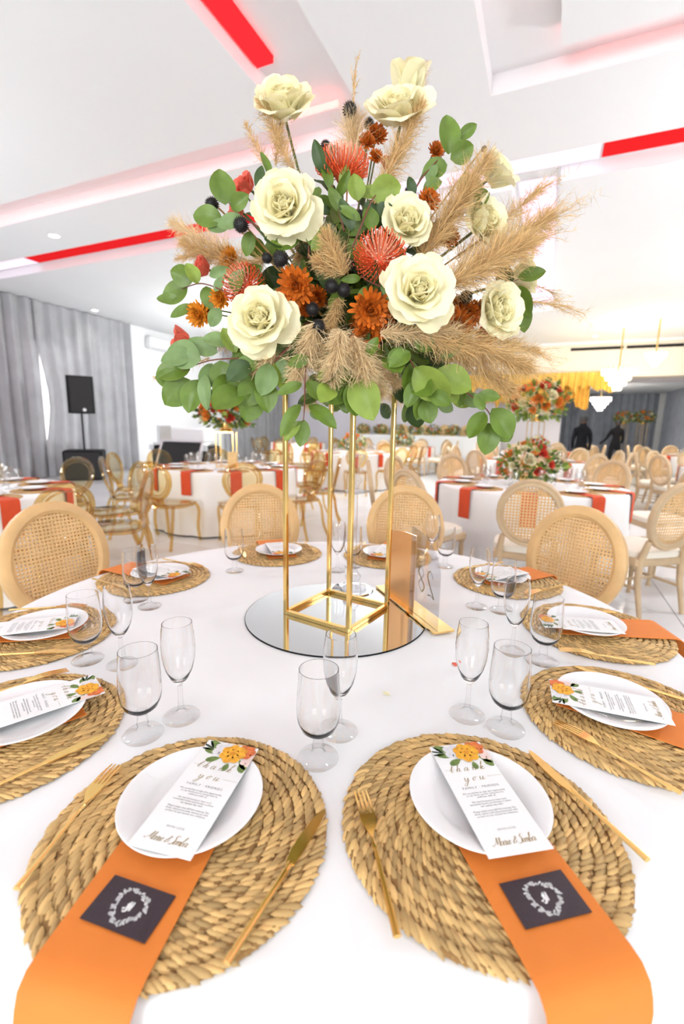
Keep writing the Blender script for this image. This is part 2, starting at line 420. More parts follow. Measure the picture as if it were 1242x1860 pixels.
c = curtain('curtain', 6.0, 16.1, 27.6, 0.02, 3.3, 'blue grey pleated curtain along the far right wall', 'curtain_far', seed=11)
for v in c.data.vertices: v.co.x = -v.co.x
win = empty('window_1', None, None, rm(-10.39, 6.6, 1.95), ROOMROT, kind='structure')
b = MB(); b.box((0.006, 0, 0), (0.01, 1.3, 2.3)); b.build('pane', 'daylight', win, smooth=False)
b = MB()
for y in (-.68, .68): b.box((0.012, y, 0), (0.024, 0.06, 2.42))
for z in (-1.18, 1.18): b.box((0.012, 0, z), (0.024, 1.42, 0.06))
b.build('window_frame', 'plastic_white', win, smooth=False)

# air conditioner on the left wall
e = empty('air_conditioner', 'white wall mounted air conditioner high on the wall beside the curtain', 'air conditioner', rm(-10.4, 10.0, 3.62), ROOMROT)
b = MB(); b.rbox((0.12, 0, 0), (0.24, 1.15, 0.34), 0.04); b.build('casing', 'plastic_white', e)
b = MB(); b.box((0.19, 0, -0.165), (0.08, 1.0, 0.02)); b.build('outlet_louvre', 'steel', e, smooth=False)

# linear grille on the bulkhead
p = at_y(1135, 631, 0); d = ray(1135, 631)
k = (15.5 - CAM.dot(RF)) / d.dot(RF); gpt = CAM + d * k
e = empty('air_vent', 'long thin dark air grille on the beige bulkhead', 'air vent', gpt, ROOMROT)
for i in range(2):
    b = MB(); b.box((-0.75 + i * 1.5, -0.012, 0), (1.42, 0.024, 0.085)); b.build('grille_slot', 'black', e, smooth=False)
b = MB()
for z in (-.055, .055): b.box((0, -0.016, z), (3.1, 0.032, 0.02))
b.build('grille_frame', 'beige_paint', e, smooth=False)
# ------------------------------------------------------------------ tables and cloths
TR = 0.915; TC = Vector((0.004, 0.045, 0))
def cloth_mesh(name, R, seed, mat, detail=True, hem=0.02, folds=22):
    r = random.Random(seed); nu = 220 if detail else 88
    prof = [(0.0, TZ)] + [(R * q, TZ) for q in (.3, .6, .85, .95)] + [(R + .004 * 1, TZ - .001), (R + .010, TZ - .006), (R + .014, TZ - .018)]
    zs = [TZ - .06, TZ - .14, TZ - .26, TZ - .42, TZ - .58, hem]
    ph = [(r.uniform(.6, 1.4), folds + r.randint(-6, 6), r.uniform(0, 6.3)) for _ in range(3)]
    def wav(a): return sum(A * math.sin(k * a + p) for A, k, p in ph) / 3
    v = [(0, 0, TZ)]; f = []; rows = []
    full = prof[1:] + [(None, z) for z in zs]
    for q, (rad, z) in enumerate(full):
        row = []
        for j in range(nu):
            a = 2 * PI * j / nu
            if rad is None:
                dz = (TZ - z) / TZ
                rr = R + .016 + .015 * dz + (.008 + .05 * dz) * dz ** .5 * wav(a)
            else: rr = rad
            row.append(len(v)); v.append((rr * math.cos(a), rr * math.sin(a), z))
        rows.append(row)
    for j in range(nu): f.append((0, rows[0][j], rows[0][(j + 1) % nu]))
    for a, b in zip(rows, rows[1:]):
        for j in range(nu): f.append((a[j], b[j], b[(j + 1) % nu], a[(j + 1) % nu]))
    b = MB(); b.add(v, f); return b.mesh(name, mat, True, 60)
def table_under(label, c, group=None):
    e = empty('round_table', label, 'table', c, 0, group)
    b = MB(); b.lathe([(0, TZ - .03), (TR - .02, TZ - .03), (TR - .005, TZ - .015), (TR - .02, TZ - .004), (0, TZ - .004)], 48); b.build('tabletop', 'dark_wood', e)
    for k in range(4):
        a = PI / 4 + k * PI / 2; b = MB(); b.tube([(.55 * math.cos(a), .55 * math.sin(a), 0), (.5 * math.cos(a), .5 * math.sin(a), TZ - .03)], .018, 8); b.build('leg', 'black', e)
    return e
table_under('round dining table under the nearest white tablecloth', TC)
o = link('tablecloth', cloth_mesh('tablecloth', TR, 4, 'cloth')); o.location = TC
tag(o, 'white tablecloth on the nearest round table under the gold flower stand', 'tablecloth')

# ------------------------------------------------------------------ chairs
def oval(a, b, n, z0=0, y=0, pw=2.0):
    out = []
    for i in range(n):
        th = 2 * PI * i / n
        out.append((a * math.cos(th), y, z0 + b * math.sin(th)))
    return out
TILT = R_(9)
def cane_chair(label, wood='chair_wood', lod=0):
    """faces +Y (towards the table); back at -Y"""
    e = empty('cane_chair', label, 'chair')
    Mb = Matrix.Translation((0, -0.23, 0.47)) @ Matrix.Rotation(TILT, 4, 'X')
    zc = 0.265; A, Bv = .228, .250
    n = 44 if lod == 0 else 24
    b = MB()
    sect = [(-.026, -.016), (-.018, -.024), (.0, -.018), (.018, -.024), (.026, -.012), (.026, .014), (.010, .022), (-.012, .022), (-.026, .012)]
    k = len(sect); v = []; f = []
    for i in range(n):
        th = 2 * PI * i / n
        for (dr, dy) in sect:
            v.append(((A - .026 + dr) * math.cos(th), dy, zc + (Bv - .026 + dr) * math.sin(th)))
    for i in range(n):
        for j in range(k): f.append((i * k + j, i * k + (j + 1) % k, ((i + 1) % n) * k + (j + 1) % k, ((i + 1) % n) * k + j)[::-1])
    b.add(v, f, 0, Mb); b.build('back_frame', wood, e, ang=35)
    b = MB(); a2, b2 = A - .048, Bv - .048
    pitch = 0.0150 if lod == 0 else 0.022; wd = pitch * .46
    for layer, yy in ((0, -.007), (1, .009)) if lod == 0 else ((0, 0),):
        pt_ = pitch * (1 + .035 * layer); m_ = int(a2 / pt_) + 1
        for i in range(-m_, m_ + 1):
            x = i * pt_
            if abs(x) < a2:
                h = b2 * math.sqrt(1 - (x / a2) ** 2); b.add([(x - wd / 2, yy, zc - h), (x + wd / 2, yy, zc - h), (x + wd / 2, yy, zc + h), (x - wd / 2, yy, zc + h)], [(0, 1, 2, 3)], 0, Mb)
        m_ = int(b2 / pt_) + 1
        for i in range(-m_, m_ + 1):
            z = i * pt_
            if abs(z) < b2:
                h = a2 * math.sqrt(1 - (z / b2) ** 2); b.add([(-h, yy + .001, zc + z - wd / 2), (h, yy + .001, zc + z - wd / 2), (h, yy + .001, zc + z + wd / 2), (-h, yy + .001, zc + z + wd / 2)], [(0, 1, 2, 3)], 0, Mb)
    b.build('cane_panel', 'cane', e, smooth=False)
    b = MB()
    v = []; f = []; N = 20
    rings = [(.0, .37), (.03, .36), (.048, .30)]
    def sq(a, hx, hy): c, s_ = math.cos(a), math.sin(a); return (hx * math.copysign(abs(c) ** .55, c), hy * math.copysign(abs(s_) ** .55, s_))
    prof = [(.235, .225, .425), (.24, .23, .445), (.235, .225, .470), (.20, .19, .488), (.10, .09, .496)]
    for hx, hy, z in prof:
        for j in range(N): x, y = sq(2 * PI * j / N, hx, hy); v.append((x, y + .0, z))
    for q in range(len(prof) - 1):
        for j in range(N): f.append((q * N + j, q * N + (j + 1) % N, (q + 1) * N + (j + 1) % N, (q + 1) * N + j))
    f.append(tuple((len(prof) - 1) * N + j for j in range(N))); f.append(tuple(reversed(range(N))))
    b.add(v, f); b.build('seat_cushion', 'cushion', e)
    b = MB(); b.rbox((0, 0, .395), (.46, .44, .065), .012); b.build('seat_frame', wood, e, ang=30)
    for sx in (-1, 1):
        b = MB(); b.tube([(sx * .195, .19, .40), (sx * .195, .19, .36), (sx * .195, .19, .33), (sx * .195, .192, .30), (sx * .195, .195, .05), (sx * .195, .195, 0)], [.026, .026, .018, .024, .014, .017], 10); b.build('leg', wood, e)
        b = MB(); b.tube([(sx * .17, -.245, .56), (sx * .185, -.225, .46), (sx * .19, -.21, .40), (sx * .195, -.215, .25), (sx * .195, -.27, 0)], [.020, .024, .026, .022, .015], 10); b.build('leg', wood, e)
        b = MB(); b.tube([(sx * .195, .19, .2), (sx * .195, -.225, .2)], .011, 6); b.build('stretcher', wood, e)
    b = MB(); b.tube([(-.195, 0, .2), (.195, 0, .2)], .011, 6); b.build('stretcher', wood, e)
    return e
def ghost_chair(label):
    e = empty('clear_chair', label, 'chair')
    Mb = Matrix.Translation((0, -0.20, 0.46)) @ Matrix.Rotation(R_(11), 4, 'X')
    def sh(th, k=1.0):
        x, z = math.cos(th), math.sin(th); w = .19 + .03 * z
        return (w * x * k, 0, .265 + .20 * z * k)
    b = MB(); b.tube([sh(2 * PI * i / 32) for i in range(32)], .019, 8, closed=True, M=Mb); b.build('back_frame', 'amber_frame', e)
    b = MB(); pts = [sh(2 * PI * i / 32, .92) for i in range(32)]
    for yy in (-.004, .004): b.add([(x, yy, z) for x, _, z in pts], [tuple(range(32))], 0, Mb)
    b.build('back_panel', 'amber', e)
    b = MB(); b.tube([sh(2 * PI * i / 32, .80) for i in range(32)], .007, 6, closed=True, M=Mb); b.build('back_molding', 'amber_frame', e)
    b = MB(); b.box((0, 0, .035), (.13, .03, .09), 0, Mb); b.build('back_neck', 'amber_frame', e)
    b = MB(); N = 24; v = []; f = []
    def sq(a, hx, hy): c, s_ = math.cos(a), math.sin(a); return (hx * math.copysign(abs(c) ** .6, c), hy * math.copysign(abs(s_) ** .6, s_))
    prof = [(.21, .20, .44), (.225, .215, .452), (.225, .215, .468), (.205, .195, .474)]
    for hx, hy, z in prof:
        for j in range(N): x, y = sq(2 * PI * j / N, hx, hy); v.append((x * (1 + .12 * y / .2), y, z))
    for q in range(3):
        for j in range(N): f.append((q * N + j, q * N + (j + 1) % N, (q + 1) * N + (j + 1) % N, (q + 1) * N + j))
    f.append(tuple(3 * N + j for j in range(N))); f.append(tuple(reversed(range(N)))); b.add(v, f); b.build('seat', 'amber', e)
    b = MB(); b.tube([(*sq(2 * PI * i / N, .215, .205), .44) for i in range(N)], .016, 6, closed=True); b.build('seat_rim', 'amber_frame', e)
    for sx in (-1, 1):
        b = MB(); b.tube(smooth_pts([(sx * .19, .17, .45), (sx * .215, .205, .36), (sx * .20, .20, .18), (sx * .205, .215, .04), (sx * .21, .225, 0)], 4), .018, 7); b.build('leg', 'amber_frame', e)
        b = MB(); b.tube(smooth_pts([(sx * .16, -.18, .45), (sx * .18, -.22, .34), (sx * .18, -.25, .15), (sx * .20, -.31, 0)], 4), .017, 7); b.build('leg', 'amber_frame', e)
    return e
def face_to(p, c): d = Vector(c) - Vector(p); return math.atan2(d.y, d.x) - PI / 2
used = {}
def put(proto_key, maker, loc, rz, label, group=None):
    if proto_key not in used:
        o = maker(label); used[proto_key] = o
        o.location = loc; o.rotation_euler = (0, 0, rz)
        if group: o['group'] = group
        return o
    o = copy_tree(used[proto_key], loc, rz, label, group)
    if not group and 'group' in o: del o['group']
    return o
mk_cane = lambda l: cane_chair(l)
for px, py, lb in [((83), 912, 'round backed cane chair at the left edge, tucked up to the nearest table'), (470, 879, 'round backed cane chair behind the left leg of the gold stand'),
                   (740, 882, 'round backed cane chair behind the right leg of the gold stand'), (1062, 920, 'round backed cane chair at the right of the nearest table')]:
    p = at_z(px, py, .975); p.z = 0
    d = (TC - p).normalized(); seat = p + d * 0.32
    put('cane', mk_cane, seat, face_to(seat, TC), lb)
# ------------------------------------------------------------------ place settings
def mat_rings():
    """woven coils of a seagrass placemat, one mesh per coil"""
    out = []; r = random.Random(11); w = .0152; k = 0; rad = .19 - w / 2
    while rad > .012:
        b = MB()
        b.tube([(rad * math.cos(2 * PI * i / 64), rad * math.sin(2 * PI * i / 64), .0042) for i in range(64)], w * .47, 6, 1, closed=True, flat=.55)
        n = max(8, int(2 * PI * rad / .0098))
        for j in range(n):
            a = 2 * PI * (j + r.uniform(-.16, .16)) / n
            Lg = .0150 * r.uniform(.85, 1.15); wd = .0050 * r.uniform(.85, 1.15); hh = .0037
            sl = R_(34) * r.uniform(.75, 1.25)
            M = Matrix.Rotation(a, 4, 'Z') @ Matrix.Translation((rad + r.uniform(-.0008, .0008), 0, .0058 + r.uniform(-.0006, .0008))) @ Matrix.Rotation(PI / 2 - sl, 4, 'Z') @ Matrix.Rotation(R_(r.uniform(-7, 7)) + R_(9), 4, 'Y')
            v = [(-Lg, 0, -.001)]; f = []
            for q, (x, s_) in enumerate(((-.62, .72), (0, 1), (.62, .72))):
                for m_ in range(6):
                    th = 2 * PI * m_ / 6; v.append((x * Lg, wd * s_ * math.cos(th), hh * s_ * math.sin(th)))
            v.append((Lg, 0, -.001))
            for m_ in range(6):
                m2 = (m_ + 1) % 6
                f.append((0, 1 + m2, 1 + m_)); f.append((19, 13 + m_, 13 + m2))
                for q in range(2): f.append((1 + q * 6 + m_, 1 + q * 6 + m2, 7 + q * 6 + m2, 7 + q * 6 + m_))
            b.add(v, f, 0, M)
        out.append(b.mesh('braid_coil', ['seagrass', 'seagrass_dark'], True, 60))
        rad -= w * .965; k += 1
    return out
RINGS = mat_rings()
MAT_H = 0.0122
def placemat(loc, rz, label, group):
    e = empty('placemat', label, 'placemat', loc, rz, group)
    for me in RINGS: link('braid_coil', me, e)
    return e
def plate_mesh(n, name='plate'):
    def rip(r, j): return (.0007 * (1 if j % 2 else -1)) if .062 < r < .0935 else 0
    b = MB(); R0 = .0985
    prof = [(0, .0045), (.045, .0045), (.060, .0060), (.066, .0085), (.074, .0112), (.083, .0138), (.091, .0158), (.0955, .0168), (R0, .0170), (.0992, .0158), (R0, .0145), (.090, .0122), (.070, .0060), (.058, .0012), (.045, 0), (0, 0)]
    b.lathe(prof, n, rip=rip if n > 60 else None); return b.mesh(name, 'porcelain', True, 50)
PLATE = plate_mesh(144)
PLATE_FAR = plate_mesh(28, 'plate')
# --- the thank you card
GLY = {
 't': ([[(0, .3), (.35, 1.0), (.55, 2.0), (.42, .4), (.6, .02), (.95, .3)], [(.1, 1.35), (.9, 1.5)]], 1.0),
 'h': ([[(0, .2), (.4, 1.3), (.65, 2.3), (.45, 2.3), (.3, .0)], [(.3, .3), (.6, .95), (.85, .8), (.8, .1), (1.05, .05), (1.25, .3)]], 1.25),
 'a': ([[(.85, .8), (.5, 1.0), (.15, .5), (.3, .02), (.7, .4), (.9, .95), (.85, .1), (1.05, .02), (1.3, .3)]], 1.3),
 'n': ([[(0, .6), (.2, .95), (.25, .0)], [(.25, .3), (.6, .98), (.8, .75), (.8, .1), (1.0, .02), (1.25, .3)]], 1.25),
 'k': ([[(0, .2), (.4, 1.3), (.7, 2.3), (.45, 2.2), (.3, 0)], [(.3, .4), (.75, .95), (.7, .6), (.4, .5), (.8, .02), (1.2, .3)]], 1.2),
 'y': ([[(0, .8), (.15, .95), (.2, .2), (.5, .05), (.85, .9), (.8, -.3), (.4, -1.3), (.0, -1.0), (.5, -.3), (1.2, .3)]], 1.25),
 'o': ([[(.6, .95), (.15, .6), (.3, .02), (.7, .3), (.6, .95), (.85, .85), (1.15, .9)]], 1.15),
 'u': ([[(0, .7), (.15, .95), (.15, .2), (.4, .02), (.75, .5), (.8, .95), (.8, .1), (1.0, .02), (1.35, .4)]], 1.35),
 'M': ([[(-.5, .3), (-.2, .05), (.3, .8), (.6, 2.1), (.75, .3), (1.3, 2.1), (1.35, .1), (1.6, .2)]], 1.65),
 'r': ([[(0, .5), (.25, 1.05), (.45, .9), (.45, .1), (.7, .05), (.9, .3)]], .9),
 'i': ([[(0, .5), (.15, .95), (.15, .1), (.35, .03), (.55, .3)], [(.25, 1.4), (.3, 1.5)]], .55),
 'e': ([[(0, .4), (.5, .7), (.35, 1.0), (.1, .6), (.25, .05), (.7, .3)]], .7),
 'S': ([[(1.1, 1.9), (.8, 2.2), (.4, 1.8), (.8, 1.1), (.75, .2), (.2, -.2), (-.1, .2)]], 1.1),
 'm': ([[(0, .6), (.2, .95), (.25, .0)], [(.25, .3), (.5, .98), (.68, .75), (.68, .0)], [(.68, .3), (.95, .98), (1.12, .75), (1.12, .1), (1.3, .02), (1.5, .3)]], 1.5),
 'b': ([[(0, .2), (.4, 1.4), (.5, 2.2), (.3, 2.0), (.3, .1), (.6, .05), (.75, .5), (.45, .8), (.9, .6)]], .9),
 '&': ([[(1, .1), (.4, 1.3), (.6, 1.8), (.8, 1.4), (.2, .6), (.3, .05), (.8, .4), (1.1, .9)]], 1.1),
 ' ': ([], .7), '8': ([[(.5, 1.0), (.1, 1.5), (.5, 2.0), (.9, 1.5), (.5, 1.0), (.05, .5), (.5, 0), (.95, .5), (.5, 1.0)]], 1.15), '2': ([[(.05, 1.5), (.4, 2.0), (.85, 1.6), (.6, .9), (.0, .0), (.45, .12), (.95, .0)]], 1.1)}
def script(b, text, x, y, h, mi, w=.0006, slant=.35, z=.0006, centre=True, sp=1.0, thick=None):
    wid = sum(GLY[c][1] for c in text) * h * sp
    cx = x - wid / 2 if centre else x
    for c in text:
        st, adv = GLY[c]
        for pl in st:
            P = smooth_pts(pl, 5)
            Q = [Vector((cx + (p.x + slant * p.y) * h, y + p.y * h, z)) for p in P]
            v = []; f = []
            for i, p in enumerate(Q):
                t = (Q[min(i + 1, len(Q) - 1)] - Q[max(i - 1, 0)]).normalized()
                ww = w * (.45 + .75 * abs(min(0, t.y)))
                nrm = Vector((-t.y, t.x, 0)) * ww; v += [p + nrm, p - nrm]
            for i in range(len(Q) - 1): f.append((2 * i, 2 * i + 1, 2 * i + 3, 2 * i + 2))
            b.add(v, f, mi)
        cx += adv * h * sp
def text_mesh(body, size, z, mat, y, spacing=1.0, lh=1.0):
    cu = bpy.data.curves.new('lettering', 'FONT'); cu.body = body; cu.size = size; cu.align_x = 'CENTER'; cu.space_line = lh; cu.space_character = spacing; cu.resolution_u = 2
    t = bpy.data.objects.new('lettering', cu); COL.objects.link(t)
    dg = bpy.context.evaluated_depsgraph_get(); dg.update()
    me = bpy.data.meshes.new_from_object(t.evaluated_get(dg)); bpy.data.objects.remove(t); bpy.data.curves.remove(cu)
    for v in me.vertices: v.co.y += y; v.co.z = z
    me.materials.clear(); me.materials.append(MATS[mat]); me.name = 'lettering'
    return me
def flat_petal(b, cx, cy, ang, L, w, mi, z):
    pr = [(0, .12), (.25, .7), (.55, 1), (.85, .75), (1, .25)]; pts = [(x * L, k * w) for x, k in pr] + [(x * L, -k * w) for x, k in reversed(pr)]
    ca, sa = math.cos(ang), math.sin(ang)
    b.add([(cx + x * ca - y * sa, cy + x * sa + y * ca, z) for x, y in pts], [tuple(range(10))[::-1]], mi)
def flat_flower(b, cx, cy, r, n, mi, z, core=None, sq=1.0):
    for lay, (k, nn) in enumerate(((1, n), (.68, n - 1), (.4, n - 2))):
        for i in range(nn): flat_petal(b, cx, cy, 2 * PI * i / nn + lay * .4, r * k, r * k * .42, mi, z + lay * .00012)
    if core is not None:
        for i in range(6): flat_petal(b, cx, cy, i * PI / 3, r * .22, r * .1, core, z + .0005)
CW, CL = .088, .202
def card_meshes():
    b = MB(); b.box((0, 0, 0), (CW, CL, .0008)); base = b.mesh('thank_you_card', 'paper', False)
    p = MB(); z = .0007
    for a, L, w, mi, x, y in [(2.5, .030, .007, 4, -.012, .082), (2.9, .026, .006, 4, -.014, .074), (3.6, .022, .006, 4, -.006, .066), (-.6, .026, .007, 4, .026, .068), (-1.0, .02, .006, 4, .030, .062), (2.2, .022, .002, 5, -.026, .082), (2.8, .022, .002, 5, -.026, .083), (3.1, .02, .002, 5, -.026, .08), (-1.6, .016, .005, 4, .012, .058)]:
        flat_petal(p, x, y, a, L, w, mi, z)
    flat_flower(p, -.010, .084, .017, 5, 2, z + .0002); flat_flower(p, .040, .070, .013, 5, 3, z + .0002)
    flat_flower(p, .028, .088, .017, 6, 1, z + .0006, 6); flat_flower(p, .010, .078, .021, 7, 0, z + .0011, 6)
    fl = p.mesh('printed_flowers', ['print_orange', 'print_rust', 'print_pale', 'print_pink', 'print_green', 'print_dark', 'print_core'], False)
    # keep the print inside the card
    for v in fl.vertices:
        v.co.x = max(-CW / 2, min(CW / 2, v.co.x)); v.co.y = min(CL / 2, v.co.y)
    s = MB(); script(s, 'thank', -.003, .041, .0068, 0, .0005, sp=1.5); script(s, 'you', .0, .021, .0068, 0, .0005, sp=1.5)
    for (x0, x1, y0) in ((-.040, -.022, .046), (.020, .042, .026)): s.add([(x0, y0, .0006), (x1, y0, .0006), (x1, y0 + .0003, .0006), (x0, y0 + .0003, .0006)], [(0, 1, 2, 3)], 0)
    sc = s.mesh('script_lettering', 'gold_ink', False)
    s = MB(); script(s, 'Marie & Simba', .0, -.087, .0056, 0, .0005, sp=.78); sg = s.mesh('signature_lettering', 'gold_ink', False)
    t1 = text_mesh('FAMILY · FRIENDS', .0058, .0006, 'ink', .006, 1.25)
    t2 = text_mesh('We would like to take this opportunity\nto say thank you for being here to\ncelebrate with us.\n\nWe feel fortunate to have such\nwonderful family and friends to share\nour special day with.\n\nPlease enjoy yourself this evening. Eat,\ndrink, dance and make memories with\nus that we can cherish for a lifetime.', .0041, .0006, 'ink', -.003, 1.0, .98)
    t3 = text_mesh('WITH LOVE', .0044, .0006, 'ink', -.066, 1.15)
    return base, [('printed_flowers', fl), ('script_lettering', sc), ('signature_lettering', sg), ('heading_lettering', t1), ('body_lettering', t2), ('closing_lettering', t3)]
CARD = card_meshes()
def monogram_meshes():
    b = MB(); b.box((0, 0, 0), (.085, .052, .0008)); base = b.mesh('monogram_card', 'card_dark', False)
    r = random.Random(2); p = MB()
    for i in range(120):
        a = 2 * PI * i / 120 + r.uniform(-.05, .05); rr = .0165 + .0035 * math.sin(3 * a + 1) * .5 + r.uniform(-.002, .002)
        if 1.45 < a < 1.62: continue
        flat_petal(p, rr * 1.02 * math.cos(a), rr * .98 * math.sin(a), a + r.choice((-1, 1)) * r.uniform(.4, 1.6), r.uniform(.003, .0055), .0011, 0, .0006)
    wr = p.mesh('printed_wreath', 'card_white', False)
    s = MB(); script(s, 'M', .0005, -.004, .0045, 0, .0011, .1, .0007); script(s, 'S', -.0015, -.006, .0042, 0, .0011, .1, .0009)
    return base, [('printed_wreath', wr), ('monogram_lettering', s.mesh('monogram_lettering', 'paper', False))]
MONO = monogram_meshes()
def with_prints(name, base, prints, M, label, cat, group):
    o = link(name, base); o.matrix_world = M; tag(o, label, cat, group)
    for n, me in prints: link(n, me, o)
    return o
# --- cutlery: along +Y (tip) ; length ~.205
def fork_mesh():
    b = MB()
    def z(y): return .0035 + .006 * max(0, (y - .02) / .09) ** 1.5 if y < .075 else .0095 - .006 * ((y - .075) / .03)
    def strip(pts, th=.0014):
        v = []; f = []
        for x0, x1, y in pts:
            zz = zfun(y); v += [(x0, y, zz), (x1, y, zz), (x1, y, zz + th), (x0, y, zz + th)]
        for i in range(len(pts) - 1):
            for j in range(4): f.append((4 * i + j, 4 * i + (j + 1) % 4, 4 * i + 4 + (j + 1) % 4, 4 * i + 4 + j))
        f += [(3, 2, 1, 0), tuple(4 * (len(pts) - 1) + j for j in range(4))]
        b.add(v, f)
    def zfun(y): return .0005 + .0065 * math.sin(PI * min(1, max(0, (y - .0) / .105))) ** 1.2
    strip([(-.0012, .0012, .02), (-.0035, .0035, .026), (-.0085, .0085, .036), (-.0105, .0105, .045), (-.0108, .0108, .054)])
    for i in range(4):
        x = -.0108 + i * .00585; strip([(x, x + .0041, .054), (x + .0002, x + .0039, .07), (x + .0005, x + .0034, .088), (x + .0012, x + .0026, .103)])
    b.tube([(0, .026, .004), (0, .012, .004), (0, .006, .0042), (0, .002, .0042), (0, -.03, .0036), (0, -.085, .0034), (0, -.102, .0034)], [.0016, .0022, .0034, .0024, .0030, .0042, .0046], 8, flat=.6)
    return b.mesh('fork', 'gold', True, 40)
def knife_mesh():
    b = MB(); th = .0009
    top = [(.105, .000), (.098, -.004), (.085, -.0075), (.06, -.0095), (.03, -.0095), (.012, -.006)]
    back = [(.105, .000), (.098, .0035), (.085, .005), (.06, .0055), (.03, .0055), (.012, .005)]
    pts = [(x, y) for y, x in top] + [(x, y) for y, x in reversed(back[1:])]
    n = len(pts); b.add([(x, y, .004 - th) for x, y in pts] + [(x, y, .004 + th) for x, y in pts], [tuple(range(n)), tuple(reversed(range(n, 2 * n)))] + [(i, (i + 1) % n, n + (i + 1) % n, n + i)[::-1] for i in range(n)])
    b.tube([(0, .014, .004), (0, .008, .004), (0, .004, .004), (0, .0, .004), (0, -.03, .0038), (0, -.09, .0038), (0, -.108, .0038)], [.0042, .0048, .0036, .0042, .0036, .0046, .0050], 8, flat=.62)
    return b.mesh('knife', 'gold', True, 40)
FORK, KNIFE = fork_mesh(), knife_mesh()
# --- glasses
def flute_parts(n=40):
    bowl = MB(); o = [(0, .066), (.0045, .0665), (.009, .072), (.017, .083), (.0245, .100), (.0295, .122), (.0310, .145), (.0295, .170), (.0268, .191)]
    inn = [(.0258, .191), (.0284, .170), (.0299, .145), (.0284, .122), (.0233, .101), (.0155, .085), (.007, .077), (0, .0755)]
    bowl.lathe(o + inn, n)
    st = MB(); st.lathe([(0, 0), (.033, 0), (.0345, .0015), (.033, .0032), (.020, .0055), (.009, .010), (.0052, .020), (.0044, .045), (.0046, .0650), (.0, .0655)], n)
    return bowl.mesh('bowl', 'bowl_glass', True, 60), st.mesh('stem', 'wine_glass', True, 60)
def goblet_parts(n=40):
    bowl = MB(); o = [(0, .044), (.008, .0445), (.018, .048), (.028, .057), (.0345, .072), (.0365, .092), (.0355, .118), (.0340, .140), (.0325, .163)]
    inn = [(.0315, .163), (.0329, .140), (.0344, .118), (.0353, .092), (.0333, .073), (.0268, .059), (.016, .0525), (0, .051)]
    bowl.lathe(o + inn, n)
    st = MB(); st.lathe([(0, 0), (.0335, 0), (.035, .0018), (.033, .004), (.018, .0065), (.0105, .011), (.0085, .018), (.0105, .024), (.0085, .031), (.0088, .040), (.010, .0430), (0, .0435)], n)
    return bowl.mesh('bowl', 'bowl_glass', True, 60), st.mesh('stem', 'wine_glass', True, 60)
FLUTE, GOBLET = flute_parts(), goblet_parts()
def stemware(name, parts, loc, label, cat='glass', group=None):
    e = empty(name, label, cat, (loc[0], loc[1], loc[2] + .0015), 0, group); link('bowl', parts[0], e); link('stem', parts[1], e); return e
# --- napkin: runs outwards from under the plate and drops over the rim
def napkin(name, mc, out, width, start, label, mat, cat='napkin', group=None, R=TR, c=TC, drop=.24, lat=0.0, bend=0.0, base=None, zoff=0.0):
    """mc mat centre (2D), out outward angle; ribbon in the frame of the mat centre"""
    mc = Vector((mc[0], mc[1], 0)); o2 = Vector((math.cos(out), math.sin(out), 0)); sd = Vector((-o2.y, o2.x, 0))
    cc = Vector((c[0], c[1], 0))
    # distance along 'out' at which the rim is reached, per lateral position
    def rim(w):
        p = mc + sd * w - cc; bq = p.dot(o2); cq = p.dot(p) - (R + .012) ** 2
        return -bq + math.sqrt(max(1e-6, bq * bq - cq))
    ns = 40; nw = 10
    def fn(u, v):
        w = lat + (u - .5) * width
        re = rim(w); flat_len = re - start; total = flat_len + drop
        d = start + v * total; ww = w + bend * max(0, d - .1)
        tz = TZ + MAT_H + .0030 + zoff
        edge = max(re + .008, .226); rr = .028; flat_len = edge - start; total = flat_len + drop; d = start + v * total; ww = w + bend * max(0, d - .1)
        # mat end at .19 : step down towards the cloth
        if d < edge - rr * .6:
            z = tz + .0005 * math.sin(40 * u + 9 * v); x = d
        else:
            z0 = tz; a = (d - (edge - rr * .6)) / rr
            if a < PI / 2: x = edge - rr * .6 + rr * math.sin(a) * 1.0; z = z0 - rr * (1 - math.cos(a))
            else: x = edge + rr * .4 + .004 * math.sin(6 * u + 1); z = z0 - rr - (a - PI / 2) * rr
        p = mc + sd * ww + o2 * x
        return (p.x, p.y, z)
    b = MB(); b.grid(fn, nw, ns)
    n = len(b.v); th = .0014
    b.v += [(x - o2.x * th, y - o2.y * th, z - th) for x, y, z in b.v]
    fs = list(b.f); b.f += [tuple(i + n for i in q)[::-1] for q in fs]; b.m += [0] * len(fs)
    st = nw + 1
    def rimf(ids):
        for a_, b_ in zip(ids, ids[1:]): b.f.append((b_, a_, a_ + n, b_ + n)); b.m.append(0)
    rimf([i for i in range(nw + 1)][::-1]); rimf([ns * st + i for i in range(nw + 1)]); rimf([j * st for j in range(ns + 1)]); rimf([j * st + nw for j in range(ns + 1)][::-1])
    return tag(b.build(name, mat, None, ang=60), label, cat, group)

